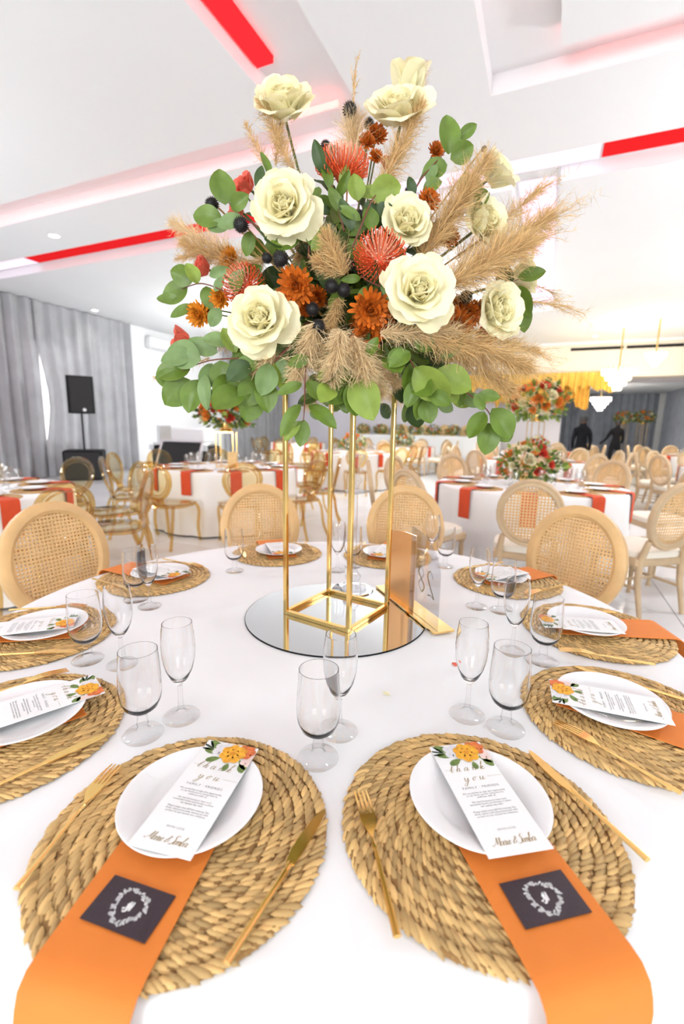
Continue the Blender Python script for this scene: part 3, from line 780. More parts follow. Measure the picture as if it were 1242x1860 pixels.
SET = {  # mat centre, position words
 'M1': ((-.159, -.676), 'nearest left place setting'), 'M2': ((.243, -.656), 'nearest right place setting'),
 'M3': ((-.549, -.477), 'second left place setting'), 'M4': ((-.752, -.093), 'third left place setting'),
 'M5': ((-.626, .376), 'far left place setting'), 'M6': ((-.233, .728), 'back left place setting'),
 'M7': ((.245, .72), 'back right place setting'), 'M8': ((.655, .413), 'far right place setting'),
 'M9': ((.758, -.004), 'third right place setting'), 'M10': ((.605, -.402), 'second right place setting')}
OV = {  # measured: card top/bottom, fork tip/end, knife tip/end
 'M1': dict(card=((-.127, -.545), (-.173, -.740)), fork=((-.307, -.569), (-.326, -.774)), knife=((.029, -.650), (-.064, -.844)), mono=((-.187, -.791), -16.5)),
 'M2': dict(card=((.2375, -.535), (.274, -.733)), fork=((.079, -.616), (.111, -.816)), knife=((.366, -.518), (.440, -.723)), mono=((.287, -.772), 13.5)),
 'M10': dict(card=((.473, -.366), (.661, -.432)), fork=((.451, -.441), (.562, -.609)), knife=((.585, -.235), (.748, -.361))),
 'M9': dict(card=((.600, -.022), (.787, -.052)), fork=((.594, -.149), (.781, -.216)), knife=((.670, .116), (.856, .095))),
 'M3': dict(card=((-.437, -.370), (-.590, -.505)), fork=((-.552, -.285), (-.69, -.44)), knife=((-.358, -.500), (-.495, -.655))),
 'M4': dict(card=((-.655, -.075), (-.845, -.145)), knife=((-.579, -.203), (-.785, -.235)))}
POFF = {'M1': (-.162, -.646), 'M2': (.249, -.635)}
def line_M(a, b, z):
    a = Vector((*a, 0)); b = Vector((*b, 0)); d = (a - b).normalized(); c = (a + b) / 2; c.z = z
    return Matrix.Translation(c) @ Matrix.Rotation(math.atan2(d.y, d.x) - PI / 2, 4, 'Z')
for key, (mc, words) in SET.items():
    ov = OV.get(key, {})
    v = Vector((mc[0] - TC.x, mc[1] - TC.y, 0)); out = math.atan2(v.y, v.x); o2 = v.normalized(); inn = -o2; rt = Vector((inn.y, -inn.x, 0))
    mc3 = Vector((*mc, TZ))
    placemat(mc3, rnd.uniform(0, 6), 'round braided seagrass placemat at the ' + words, 'seagrass placemats on the nearest table')
    pc = Vector((*POFF[key], 0)) if key in POFF else Vector((*mc, 0)) + inn * .028
    pz = TZ + MAT_H + .0045
    # napkin
    nd = out if key not in ('M1', 'M2') else math.atan2(-.098, -.034) if key == 'M1' else math.atan2(-.10, .052)
    if key == 'M1': nd = math.atan2(-.118, -.022)
    if key == 'M2': nd = math.atan2(-.118, .030)
    napkin('napkin', (pc.x, pc.y), nd, .122, -.085, 'orange napkin hanging from under the plate at the ' + words, 'napkin_orange', group='orange napkins on the nearest table', drop=.30 if key in ('M1', 'M2') else .2)
    o = link('plate', PLATE, None, loc=(pc.x, pc.y, pz)); tag(o, 'white fluted plate at the ' + words, 'plate', 'white plates on the nearest table')
    ct, cb = ov.get('card', ((pc + inn * .105)[:2], (pc - inn * .095)[:2]))
    M = line_M(ct, cb, pz + .0185)
    with_prints('thank_you_card', CARD[0], CARD[1], M, 'tall white thank you card with orange flowers at the ' + words, 'card', 'thank you cards on the nearest table')
    base = Vector((*mc, 0))
    ft = ov.get('fork', ((base - rt * .155 + inn * .075)[:2], (base - rt * .150 - inn * .13)[:2]))
    kt = ov.get('knife', ((base + rt * .150 + inn * .075)[:2], (base + rt * .145 - inn * .135)[:2]))
    o = link('fork', FORK); o.matrix_world = line_M(*ft, TZ + MAT_H + .001); tag(o, 'gold fork left of the plate at the ' + words, 'fork', 'gold forks on the nearest table')
    o = link('knife', KNIFE); o.matrix_world = line_M(*kt, TZ + MAT_H + .001); tag(o, 'gold knife right of the plate at the ' + words, 'knife', 'gold knives on the nearest table')
    if 'mono' in ov:
        (mx, my), an = ov['mono']
        M = Matrix.Translation((mx, my, TZ + MAT_H + .0045)) @ Matrix.Rotation(R_(an), 4, 'Z')
        with_prints('monogram_card', MONO[0], MONO[1], M, 'small dark card with white wreath monogram at the ' + words, 'card', 'monogram cards')
for fx, gx, wd in [((.046, -.460), (.011, -.530), 'in front of the mirror disc, between the two nearest settings'), ((.295, -.403), (.346, -.436), 'right of the mirror disc'), ((-.255, -.425), (-.298, -.470), 'left of the mirror disc'),
                   ((-.457, -.236), (-.546, -.218), 'beside the third left setting'), ((-.536, .109), (-.600, .164), 'beside the far left setting'), ((.478, -.139), (.528, -.178), 'beside the third right setting'),
                   ((.472, .157), (.520, .135), 'beside the far right setting'), ((.431, .700), (.464, .580), 'behind the table number sign'), ((.03, .50), (.09, .56), 'behind the gold stand'), ((-.30, .52), (-.362, .473), 'left of the gold stand')]:
    fv, gv = Vector(fx), Vector(gx); dv = gv - fv
    if dv.length < .073: gx = tuple(fv + dv.normalized() * .073)
    if wd != 'left of the gold stand': stemware('champagne_flute', FLUTE, (*fx, TZ), 'empty champagne flute ' + wd, 'glass', 'champagne flutes on the nearest table')
    stemware('water_goblet', GOBLET, (*gx, TZ), 'empty short stemmed water goblet ' + wd, 'glass', 'water goblets on the nearest table')
# ------------------------------------------------------------------ stand, mirror, sign, candlestick
SC = Vector((.0356, .101, 0))
o = MB(); o.lathe([(0, 0), (.262, 0), (.265, .002), (.262, .004), (0, .004)], 96, 1)
mz = MB(); mz.lathe([(0, 0), (.266, 0), (.266, .0034), (.264, .0034), (.264, .0042), (0, .0042)], 96)
mo = MB()
mo.lathe([(0, .0005), (.266, .0005), (.266, .0038), (.2645, .0042)], 96, 1); mo.lathe([(.2645, .0042), (0, .0042)], 96, 0)
o = mo.build('mirror_disc', ['mirror', 'black'], None, ang=30, loc=(.031, .079, TZ)); tag(o, 'round mirror disc under the gold flower stand', 'mirror')
LEG = [Vector((-.117, .073, 0)), Vector((-.004, .244, 0)), Vector((.186, .143, 0)), Vector((.078, -.055, 0))]
SH = .755; bw = .0125
e = empty('flower_stand', 'tall gold metal frame stand holding the flowers', 'flower stand', (SC.x, SC.y, TZ + .0042))
ang = math.atan2((LEG[3] - LEG[0]).y, (LEG[3] - LEG[0]).x); e.rotation_euler = (0, 0, ang)
hs = .5 * ((LEG[3] - LEG[0]).length + (LEG[1] - LEG[0]).length) / 2
for sx in (-1, 1):
    for sy in (-1, 1):
        b = MB(); b.rbox((sx * hs, sy * hs, SH / 2), (bw, bw, SH), .0015); b.build('leg', 'gold', e, ang=30)
for z, nm in ((bw / 2, 'base_bar'), (SH - bw / 2, 'top_bar')):
    for k in range(4):
        M = Matrix.Rotation(k * PI / 2, 4, 'Z'); b = MB(); b.rbox((0, hs, z), (2 * hs - bw, bw, bw), .0015, 0, M); b.build(nm, 'gold', e, ang=30)
b = MB(); b.lathe([(0, SH), (hs * .95, SH), (hs * .95, SH + .006), (0, SH + .006)], 32); b.build('top_plate', 'gold', e, ang=30)
b = MB(); b.lathe([(.055, SH + .006), (.085, SH + .012), (.095, SH + .035), (.098, SH + .05), (.092, SH + .05), (.08, SH + .02), (0, SH + .012)], 32); b.build('bowl', 'gold', e)

# table number sign
Bp = Vector((.326, -.050, 0)); Ap = Vector((.196, .318, 0)); vd = (Bp - Ap).normalized(); ang = math.atan2(vd.y, vd.x); Ls = (Bp - Ap).length
e = empty('table_number_sign', 'table number sign of clear and gold acrylic arches on gold base', 'sign', (*Ap[:2], TZ), ang)
e.location.z = TZ + .006
b = MB(); b.rbox((Ls / 2, 0, .003), (Ls, .066, .006), .001); b.build('base_plate', 'gold_mirror', e, ang=30)
def arch(x0, x1, h, rise, left_round, y, th, mat, name):
    w = x1 - x0; pts = [(x0, .006), (x1, .006)]
    n = 14
    if left_round:       # curve on the left, straight on the right
        pts += [(x1, h)] + [(x1 - w * math.sin(PI / 2 * i / n), rise + (h - rise) * math.cos(PI / 2 * i / n)) for i in range(1, n + 1)]
    else:
        pts += [(x1 - w * (1 - math.cos(PI / 2 * i / n)), rise + (h - rise) * math.sin(PI / 2 * i / n)) for i in range(n + 1)]
    k = len(pts); bb = MB()
    bb.add([(x, y - th / 2, z) for x, z in pts] + [(x, y + th / 2, z) for x, z in pts], [tuple(range(k)), tuple(reversed(range(k, 2 * k)))] + [(i, (i + 1) % k, k + (i + 1) % k, k + i)[::-1] for i in range(k)])
    return bb.build(name, mat, e, ang=30)
arch(.05, Ls * .60, .235, .19, True, -.012, .003, 'gold_rose', 'gold_arch')
ac = arch(Ls * .56, Ls * .985, .262, .15, False, -.018, .003, 'clear_acrylic', 'clear_arch')
b = MB(); script(b, '28', 0, 0, .036, 0, .0028, .12, 0, True, 1.25); 
o = b.build('number_lettering', 'gold_ink', ac, smooth=False)
# read from the far side: faces +Y of the sign
o.matrix_basis = Matrix.Translation((Ls * .775, -.0162, .085)) @ Matrix.Rotation(PI, 4, 'Z') @ Matrix.Rotation(PI / 2, 4, 'X')

# crystal candlestick on a small mirror
o = MB(); o.lathe([(0, 0), (.0685, 0), (.07, .002), (.0685, .004), (0, .004)], 48); o = o.build('mirror_coaster', 'mirror', None, loc=(.085, .285, TZ + .0044)); tag(o, 'small round mirror coaster under the crystal candlestick', 'mirror')
e = empty('candlestick', 'tall clear crystal candlestick behind the gold stand', 'candle holder', (.085, .285, TZ + .0086))
H = .455
b = MB(); b.lathe([(0, 0), (.046, 0), (.048, .006), (.03, .012), (.016, .02), (.024, .032), (.028, .045), (.018, .058), (.012, .07), (0, .07)], 12); b.build('base', 'crystal', e, ang=20)
b = MB(); b.lathe([(0, .07), (.0115, .07), (.0105, H - .13), (0, H - .13)], 10); b.build('column', 'crystal', e, ang=20)
b = MB(); b.lathe([(0, H - .13), (.036, H - .125), (.038, H - .118), (.012, H - .112), (.012, H - .10), (.024, H - .085), (.012, H - .068), (.026, H - .05), (.014, H - .035), (.03, H - .012), (.034, H), (.014, H - .002), (0, H - .01)], 10); b.build('candle_cup', 'crystal', e, ang=20)
# ------------------------------------------------------------------ the flower arrangement
BC = Vector((.036, .10, TZ + .90))               # heart of the arrangement
ARR = empty('flower_arrangement', 'large arrangement of cream roses, orange blooms, pampas grass and eucalyptus on the gold stand', 'flower arrangement', (SC.x, SC.y, TZ + SH + .02))
AO = Vector(ARR.location)
def P3(px, py, dy): return at_y(px, py, .10 + dy) - AO
def pxm(p): return FPX / (p + AO - CAM).dot(_f)         # pixels per metre there
BCL = BC - AO
CAML = CAM - AO

b = MB(); b.lathe([(0, .006), (.06, .008), (.085, .055), (.09, .10), (.06, .14), (0, .15)], 16); b.build('floral_foam', 'foam', ARR)

# ---- roses
def petal_mesh(L, Wd, tilt, bend, cup, roll, seed, mat, name='petal', nu=8, nv=10):
    r = random.Random(seed); b = MB(); rows = []
    y = z = 0.0; path = []
    for j in range(nv + 1):
        v = j / nv; th = tilt + bend * v * v + (roll * max(0, v - .72) / .28 if v > .72 else 0)
        path.append((y, z, th)); y += math.sin(th) * L / nv; z += math.cos(th) * L / nv
    ph = r.uniform(0, 6)
    def fn(u, v):
        j = min(nv, int(round(v * nv))); y0, z0, th = path[j]
        uu = 2 * u - 1
        w = Wd * (.30 + .70 * math.sin(PI * min(1, .12 + .62 * v)) ** .8) * (1 if v < .8 else 1 - .55 * ((v - .8) / .2) ** 2)
        c = cup * w * uu * uu
        ruf = .035 * L * v * v * math.sin(3.2 * uu + ph) + .02 * L * v * math.sin(7 * uu + 2 * ph)
        tip = -.10 * L * (abs(uu) ** 2.2) * (1 if v > .99 else v ** 3) 
        return (w * uu, y0 - c * math.cos(th) + ruf * math.cos(th) + tip * math.sin(th), z0 + c * math.sin(th) * .6 - ruf * math.sin(th) + tip * math.cos(th))
    b.grid(fn, nu, nv); return b.mesh(name, mat, True, 80)
def rose_kit(inner, outer, tag_):
    kit = {}
    bud = MB()
    for k in range(9):
        ring = k // 3; t = R_(-13 + 9 * ring); r0 = .045 + .075 * ring
        me = petal_mesh(.62 - .05 * (2 - ring), .28 + .09 * ring, t, R_(14), .62, R_(10 + 12 * ring), k, inner)
        M = Matrix.Rotation(2 * PI * k / 3 + ring * .7, 4, 'Z') @ Matrix.Translation((0, r0, .04 * (2 - ring)))
        bud.add([tuple(v.co) for v in me.vertices], [tuple(p.vertices) for p in me.polygons], 0, M); bpy.data.meshes.remove(me)
    bud.lathe([(0, .02), (.16, .10), (.20, .28), (.16, .44), (.08, .52), (0, .54)], 12)
    kit['bud'] = bud.mesh('rose', inner, True, 80)
    kit['L1'] = [petal_mesh(.74, .42, R_(8), R_(22), .42, R_(38), 20 + i, inner) for i in range(3)]
    kit['L2'] = [petal_mesh(.86, .52, R_(24), R_(30), .34, R_(48), 30 + i, outer) for i in range(3)]
    kit['L3'] = [petal_mesh(.98, .60, R_(46), R_(34), .24, R_(48), 40 + i, outer) for i in range(3)]
    kit['L4'] = [petal_mesh(1.02, .60, R_(72), R_(34), .15, R_(40), 50 + i, outer) for i in range(3)]
    return kit
CREAM = rose_kit('rose_inner', 'rose_outer', 'cream'); CORAL = rose_kit('coral_rose', 'coral_rose', 'coral')
def tube_part(name, pts, r, mat, parent, n=6):
    b = MB(); b.tube(pts, r, n); return b.build(name, mat, parent)
def rose(px, py, w_px, dy, kit, face=None, openness=3, label=None, h_px=None):
    p = P3(px, py, dy); R0 = w_px / 2 / pxm(p)
    d = (p - BCL).normalized() * .8 + (CAML - p).normalized() * .9
    if face: d = Vector(face)
    d.normalize()
    sc = R0 / (1.06 if openness >= 3 else .86 if openness == 2 else .70)
    M = basis(p - d * R0 * .45, d, rnd.uniform(0, 6)) @ Matrix.Scale(sc, 4)
    o = link('rose', kit['bud'], ARR, M=M)
    if label: o['label'] = label
    plan = [('L1', 4, .14, 0.0), ('L2', 5, .16, -.02), ('L3', 5, .16, -.05), ('L4', 4, .15, -.08)][:openness + 1]
    for q, (key, n, r0, dz) in enumerate(plan):
        for i in range(n):
            a = 2 * PI * i / n + q * .55 + rnd.uniform(-.18, .18)
            c = link('petal', rnd.choice(kit[key]), o)
            c.matrix_basis = Matrix.Rotation(a, 4, 'Z') @ Matrix.Translation((0, r0, dz)) @ Matrix.Rotation(rnd.uniform(-.2, .16), 4, 'X') @ Matrix.Rotation(rnd.uniform(-.15, .15), 4, 'Y') @ Matrix.Scale(rnd.uniform(.86, 1.14), 4)
    base = p - d * R0 * .45
    b = MB(); Mi = M.inverted()
    pts = [base, base - d * .03, base * .5 + (BCL - Vector((0, 0, .1))) * .5 - d * .03, BCL - Vector((0, 0, .12))]
    tube_part('stem', [Mi @ q for q in smooth_pts(pts, 4)], .0035 / sc, 'stem_green', o)
    return o
up = Vector((0, 0, 1))
for a in [(516, 180, 112, 0.02, CREAM, (-.05, -.8, .6), 2, 'half open cream rose on a long stem at the top left'),
          (744, 148, 82, .02, CREAM, (.15, -.45, .9), 1, 'half open cream rose at the very top right'), (724, 192, 104, -.03, CREAM, (-.1, -.75, .55), 2, 'drooping cream rose below the topmost one'),
          (514, 368, 128, -.24, CREAM, (-.1, -1, .05), 3, 'large fully open cream rose at the upper left'), (740, 400, 92, -.2, CREAM, (.15, -1, .25), 2, 'cream rose in the middle right'),
          (764, 524, 130, -.345, CREAM, (.12, -1, .12), 3, 'largest cream rose at the right front'), (468, 574, 130, -.29, CREAM, (-.15, -1, .2), 3, 'wide open cream rose at the lower left'),
          (902, 314, 78, -.02, CREAM, (.75, -.55, .5), 1, 'small cream rose at the upper right edge'), (884, 398, 96, -.08, CREAM, (.5, -.85, .3), 2, 'cream rose at the right edge, below the small one'),
          (908, 562, 100, -.2, CREAM, (.55, -.9, .1), 2, 'cream rose at the lower right edge'), (950, 502, 66, .0, CREAM, (.8, -.5, .2), 1, 'cream rose half hidden by a leaf at the far right'),
          (331, 618, 48, -.05, CORAL, (-.9, -.4, .1), 1, 'coral rose at the far lower left'), (446, 338, 46, -.02, CORAL, (-.6, -.6, .4), 1, 'coral rose beside the open cream rose'), (368, 486, 46, .0, CORAL, (-.8, -.6, .2), 1, 'coral rose among the left leaves'),
          (878, 606, 46, -.1, CORAL, (.5, -.8, -.2), 1, 'coral rose below the lower right cream rose'), (432, 384, 34, -.05, CORAL, (-.6, -.7, .2), 1, 'small coral bud at the left'), (705, 300, 30, .1, CORAL, (0, -.8, .5), 1, 'small coral bud near the top')]:
    rose(a[0], a[1], a[2], a[3], a[4], a[5], a[6], a[7])

# ---- chrysanthemums
def mum_mesh(mat, seed):
    r = random.Random(seed); b = MB()
    def pet(ang, tilt, L, w, z0, r0):
        M = Matrix.Rotation(ang, 4, 'Z') @ Matrix.Translation((r0, 0, z0)) @ Matrix.Rotation(-tilt, 4, 'Y')
        v = []; 
        for x, k, zz in ((0, .5, 0), (.35, .9, .04), (.72, 1, .10), (.93, .7, .20), (1.0, .15, .26)):
            v += [(x * L, -k * w, zz * L + .12 * w), (x * L, 0, zz * L), (x * L, k * w, zz * L + .12 * w)]
        f = []
        for q in range(4): f += [(3 * q, 3 * q + 3, 3 * q + 4, 3 * q + 1), (3 * q + 1, 3 * q + 4, 3 * q + 5, 3 * q + 2)]
        b.add(v, f, 0, M)
    for n, tilt, L, r0, z0 in ((20, 4, .90, .10, .0), (19, 20, .82, .10, .05), (17, 36, .68, .09, .10), (14, 52, .52, .07, .14), (10, 68, .36, .05, .18)):
        for i in range(n): pet(2 * PI * (i + r.uniform(-.25, .25)) / n + n, R_(tilt + r.uniform(-7, 7)), L * r.uniform(.88, 1.1), .105 * (1 if n > 12 else .8), z0, r0)
    b.lathe([(0, .05), (.16, .12), (.13, .26), (0, .34)], 10, 1)
    return b.mesh('chrysanthemum', [mat, 'mum_core'], True, 60)
MUMS = [mum_mesh('mum', 1), mum_mesh('mum', 2)]; MUMG = mum_mesh('mum_gold', 3)
def bloom(name, me, px, py, w_px, dy, face=None, stem='stem_green', r0=1.0, stem_r=.0022):
    p = P3(px, py, dy); R0 = w_px / 2 / pxm(p) / r0
    d = Vector(face) if face else (p - BCL).normalized() * .7 + (CAML - p).normalized()
    d.normalize(); M = basis(p - d * R0 * .3, d, rnd.uniform(0, 6)) @ Matrix.Scale(R0, 4)
    o = link(name, me, ARR, M=M); Mi = M.inverted()
    base = p - d * R0 * .3; g = BCL - Vector((0, 0, .1))
    tube_part('stem', [Mi @ q for q in smooth_pts([base, base - d * .04, (base + g) / 2, g], 4)], stem_r / R0, stem, o)
    return o
for px, py, w, dy, g in [(684, 243, 44, .02, 0), (668, 256, 34, .0, 0), (683, 283, 30, .0, 0), (793, 273, 34, .02, 0), (537, 520, 74, -.27, 0), (556, 552, 50, -.22, 0), (672, 562, 78, -.3, 0), (668, 606, 66, -.28, 0), (358, 572, 50, -.08, 1), (376, 566, 42, -.06, 1), (398, 542, 44, -.1, 1),
                         (780, 362, 46, -.1, 0), (848, 572, 58, -.18, 0), (868, 566, 46, -.15, 1), (832, 590, 62, -.2, 0), (828, 555, 40, -.12, 0), (440, 352, 30, .02, 1), (416, 470, 44, .0, 1), (575, 540, 44, -.18, 0), (700, 580, 40, -.2, 0), (816, 430, 44, -.05, 0), (650, 590, 40, -.18, 0)]:
    bloom('chrysanthemum', MUMG if g else rnd.choice(MUMS), px, py, w, dy)

# ---- pincushion proteas
def protea_mesh(seed):
    r = random.Random(seed); b = MB(); n = 190
    for i in range(n):
        t = (i + .5) / n; ph = math.acos(1 - 1.18 * t); th = i * 2.39996
        d = Vector((math.sin(ph) * math.cos(th), math.sin(ph) * math.sin(th), math.cos(ph)))
        h = Vector((math.cos(th), math.sin(th), 0))
        p0 = d * .32; L = .62 + .12 * r.random()
        p1 = p0 + d * L * .5 + h * .10 * math.sin(ph); p2 = p0 + d * L * .85 + h * .12 * math.sin(ph) + Vector((0, 0, .10 * math.sin(ph))); p3 = p0 + d * L + Vector((0, 0, .22 * math.sin(ph))) + h * .03
        pale = ph < .75
        b.tube([p0, p1, p2, p3], [.022, .020, .017, .024], 4, 1 if pale else 0)
    b.lathe([(0, -.35), (.18, -.30), (.34, -.05), (.36, .12), (.25, .28), (0, .36)], 14, 0)
    return b.mesh('pincushion_protea', ['protea', 'protea_pale'], True, 60)
PRO = [protea_mesh(1), protea_mesh(2)]
for px, py, w, dy, f in [(622, 300, 90, -.08, (0, -.35, 1)), (690, 464, 92, -.24, (0, -1, .35)), (441, 516, 74, -.14, (-.35, -.9, .25)), (1, 1, 0, 0, None)][:3]:
    bloom('pincushion_protea', rnd.choice(PRO), px, py, w, dy, f, r0=.98, stem_r=.004)

# ---- dark seed heads
def seed_mesh(seed):
    r = random.Random(seed); b = MB()
    b.lathe([(0, -.55), (.35, -.5), (.72, -.2), (.80, .15), (.62, .55), (.3, .78), (0, .82)], 14, 0)
    n = 110
    for i in range(n):
        t = (i + .5) / n; ph = math.acos(1 - 1.5 * t); th = i * 2.39996; d = Vector((math.sin(ph) * math.cos(th), math.sin(ph) * math.sin(th), math.cos(ph)))
        b.tube([d * .7, d * 1.05], [.075, .012], 4, 0, cap=False)
    for i in range(9):
        th = 2 * PI * i / 9; b.tube([(0, 0, -.6), (.5 * math.cos(th), .5 * math.sin(th), -.62), (.78 * math.cos(th), .78 * math.sin(th), -.35)], [.16, .17, .05], 5, 1)
    return b.mesh('seed_head', ['seed_black', 'seed_brown'], True, 60)
SEED = seed_mesh(1)
for px, py, w, dy in [(635, 196, 29, .0), (670, 222, 22, .05), (591, 263, 22, .02), (383, 370, 28, -.1), (436, 407, 31, -.18), (508, 470, 32, -.25), (484, 468, 22, -.2), (602, 520, 27, -.27), (624, 527, 27, -.27), (577, 594, 29, -.3), (567, 562, 27, -.26), (652, 391, 24, -.15), (742, 345, 15, -.05), (848, 540, 27, -.2), (890, 430, 28, -.05), (634, 480, 24, -.2), (712, 430, 18, -.1), (880, 270, 12, 0)]:
    o = bloom('seed_head', SEED, px, py, w, dy, None, 'stem_straw', 1.05, .0022); o['label'] = 'dark spiky seed head'

# ---- eucalyptus
def leaf_mesh(ratio, seed, mat):
    r = random.Random(seed); b = MB(); nv, nu = 11, 6; bend = r.uniform(-.25, .25); fold = r.uniform(.06, .16)
    def fn(u, v):
        uu = 2 * u - 1; w = ratio * .5 * math.sin(PI * min(1, v * 1.0)) ** .62 * (1.08 - .16 * v) if 0 < v < 1 else .012
        return (w * uu, v, fold * abs(uu) * w * 2 + bend * v * (1 - v) + .03 * math.sin(5 * v + uu))
    b.grid(fn, nu, nv); return b.mesh('leaf', mat, True, 80)
LEAVES = {m_: [leaf_mesh(rt, i, m_) for i, rt in enumerate((.42, .58, .70, .82))] for m_ in ('leaf', 'leaf_light', 'leaf_blue', 'leaf_dark')}
def leaf(br, Mi, base, direc, L, mat, k=None, face=None):
    d = Vector(direc).normalized(); z = Vector(face) if face else (CAML - base).normalized() + Vector((rnd.uniform(-.5, .5), rnd.uniform(-.3, .3), rnd.uniform(-.1, .6)))
    x = d.cross(z).normalized(); z = x.cross(d)
    M = Matrix((x, d, z)).transposed().to_4x4(); M.translation = base
    o = link('leaf', (LEAVES[mat][k] if k is not None else rnd.choice(LEAVES[mat])), br); o.matrix_basis = Mi @ M @ Matrix.Scale(L, 4); return o
def sprig(stem_px, leaves, dy0, dy1, mat='leaf', stem='stem_red', lab=None):
    """stem_px: picture points from heart to tip; leaves: (px,py, angle deg ccw from right, length px, shape, mat) px,py = leaf base"""
    n = len(stem_px); pts = [P3(x, y, dy0 + (dy1 - dy0) * i / (n - 1)) for i, (x, y) in enumerate(stem_px)]
    b = MB(); sp = smooth_pts(pts, 5); b.tube(sp, [.0024 - .0014 * i / (len(sp) - 1) for i in range(len(sp))], 6)
    o = b.build('eucalyptus_branch', stem, ARR)
    if lab: o['label'] = lab
    for lf in leaves:
        x, y, an, L = lf[:4]; k = lf[4] if len(lf) > 4 else None; mt = lf[5] if len(lf) > 5 else mat
        best = min(range(n), key=lambda i: (stem_px[i][0] - x) ** 2 + (stem_px[i][1] - y) ** 2)
        dy = dy0 + (dy1 - dy0) * best / (n - 1) + rnd.uniform(-.012, .012)
        bp = P3(x, y, dy); a = R_(an)
        q = P3(x + 10 * math.cos(a), y - 10 * math.sin(a), dy) - bp; q.normalize()
        q = (q + Vector((0, rnd.uniform(-.35, .1), 0))).normalized()
        leaf(o, Matrix.Identity(4), bp, q, L / pxm(bp) * 1.04, mt, k)
    return o
G, LL, BL, DK = 'leaf', 'leaf_light', 'leaf_blue', 'leaf_dark'
sprig([(735, 380), (765, 325), (800, 285), (818, 262)], [(815, 280, 95, 58, 2), (832, 252, 35, 36, 1), (818, 290, 30, 44, 3), (812, 300, 195, 44, 3), (775, 330, 60, 32, 1, BL), (768, 345, 20, 34, 2, G), (752, 356, 110, 30, 1, DK)], -.08, -.02)
sprig([(800, 420), (835, 375), (855, 350)], [(838, 375, 60, 50, 2), (850, 360, 100, 40, 2), (845, 372, 20, 42, 3), (820, 400, 200, 40, 1, DK)], -.12, -.02)
sprig([(500, 430), (450, 400), (420, 375), (410, 350)], [(410, 372, 100, 55, 3), (420, 380, 30, 40, 2, G), (405, 400, 170, 54, 2, G), (418, 405, 200, 40, 1, BL), (440, 395, 200, 46, 1, BL), (455, 420, 260, 42, 1, G), (470, 405, 60, 46, 0, G), (480, 425, 330, 50, 0, LL), (470, 350, 85, 45, 0, DK), (490, 320, 110, 40, 0, G)], -.2, -.1, lab='eucalyptus branch reaching out at the upper left')
sprig([(470, 560), (410, 530), (365, 515), (330, 525)], [(352, 508, 160, 44, 3), (340, 520, 210, 52, 3), (360, 515, 120, 36, 2, LL), (330, 545, 175, 46, 0), (350, 555, 215, 44, 0), (375, 520, 280, 40, 2), (380, 500, 10, 44, 0, BL), (390, 530, 60, 30, 1, BL), (425, 535, 65, 44, 2), (400, 560, 240, 36, 2, BL), (440, 505, 30, 40, 1)], -.16, -.06)
sprig([(500, 640), (440, 650), (380, 655), (325, 675)], [(365, 652, 165, 62, 3, BL), (345, 670, 190, 60, 2, G), (330, 690, 175, 44, 3, G), (345, 690, 230, 62, 3, G), (360, 690, 255, 60, 2, G), (372, 680, 275, 62, 0, BL), (385, 660, 250, 48, 2, BL), (400, 655, 280, 55, 3, G), (415, 680, 260, 62, 2, G), (425, 650, 60, 40, 1, G), (440, 665, 285, 50, 2, G), (395, 640, 160, 55, 1, BL), (350, 640, 200, 56, 1, BL), (430, 640, 120, 46, 1, LL), (415, 625, 170, 44, 2, BL)], -.22, -.2, lab='drooping eucalyptus branch at the lower left')
sprig([(540, 620), (505, 650), (475, 690), (460, 730)], [(490, 660, 255, 58, 2, BL), (475, 685, 235, 60, 3, G), (478, 690, 280, 58, 2, G), (465, 715, 250, 52, 3, G), (500, 655, 300, 60, 3, LL), (515, 650, 260, 48, 1, BL), (470, 660, 190, 46, 2, G), (455, 660, 220, 52, 2, DK)], -.27, -.24)
sprig([(556, 640), (554, 690), (553, 735), (551, 765)], [(548, 697, 205, 48, 0), (558, 692, 310, 48, 1), (545, 735, 240, 66, 0), (560, 735, 320, 66, 0), (552, 762, 262, 48, 1), (545, 765, 232, 44, 0, LL), (562, 650, 200, 40, 1, G)], -.3, -.3, lab='thin hanging eucalyptus sprig in front of the gold stand')
sprig([(660, 640), (645, 665), (640, 690)], [(636, 668, 215, 62, 2, G), (640, 680, 230, 66, 3, G), (645, 675, 310, 60, 0, BL), (648, 685, 290, 82, 2, LL), (650, 690, 265, 64, 3, G), (640, 700, 240, 40, 2), (632, 705, 250, 36, 2), (660, 690, 280, 60, 1, G), (665, 650, 60, 40, 1, G), (625, 720, 280, 30, 3, G)], -.3, -.28, lab='eucalyptus cluster hanging between the stand legs')
sprig([(740, 640), (755, 670), (790, 690), (830, 700)], [(750, 655, 260, 58, 1, G), (752, 668, 320, 84, 2, LL), (785, 680, 340, 74, 2, LL), (765, 695, 290, 60, 2, G), (757, 690, 250, 50, 1, G), (770, 712, 255, 50, 2, G), (800, 680, 300, 58, 1, LL), (820, 685, 290, 56, 0, G), (745, 640, 215, 46, 2, G), (730, 630, 250, 48, 2, G), (800, 650, 40, 46, 1, BL), (780, 640, 120, 46, 2, G), (770, 725, 285, 44, 3, G)], -.3, -.2, lab='bright eucalyptus branch at the lower right')
sprig([(800, 680), (850, 715), (885, 745), (892, 765)], [(862, 715, 300, 34, 1), (868, 716, 350, 38, 1), (880, 748, 235, 56, 1), (893, 742, 300, 62, 2), (888, 768, 262, 56, 2), (900, 762, 300, 46, 3), (845, 705, 250, 34, 0)], -.24, -.16, lab='eucalyptus sprig hanging free at the lower right')
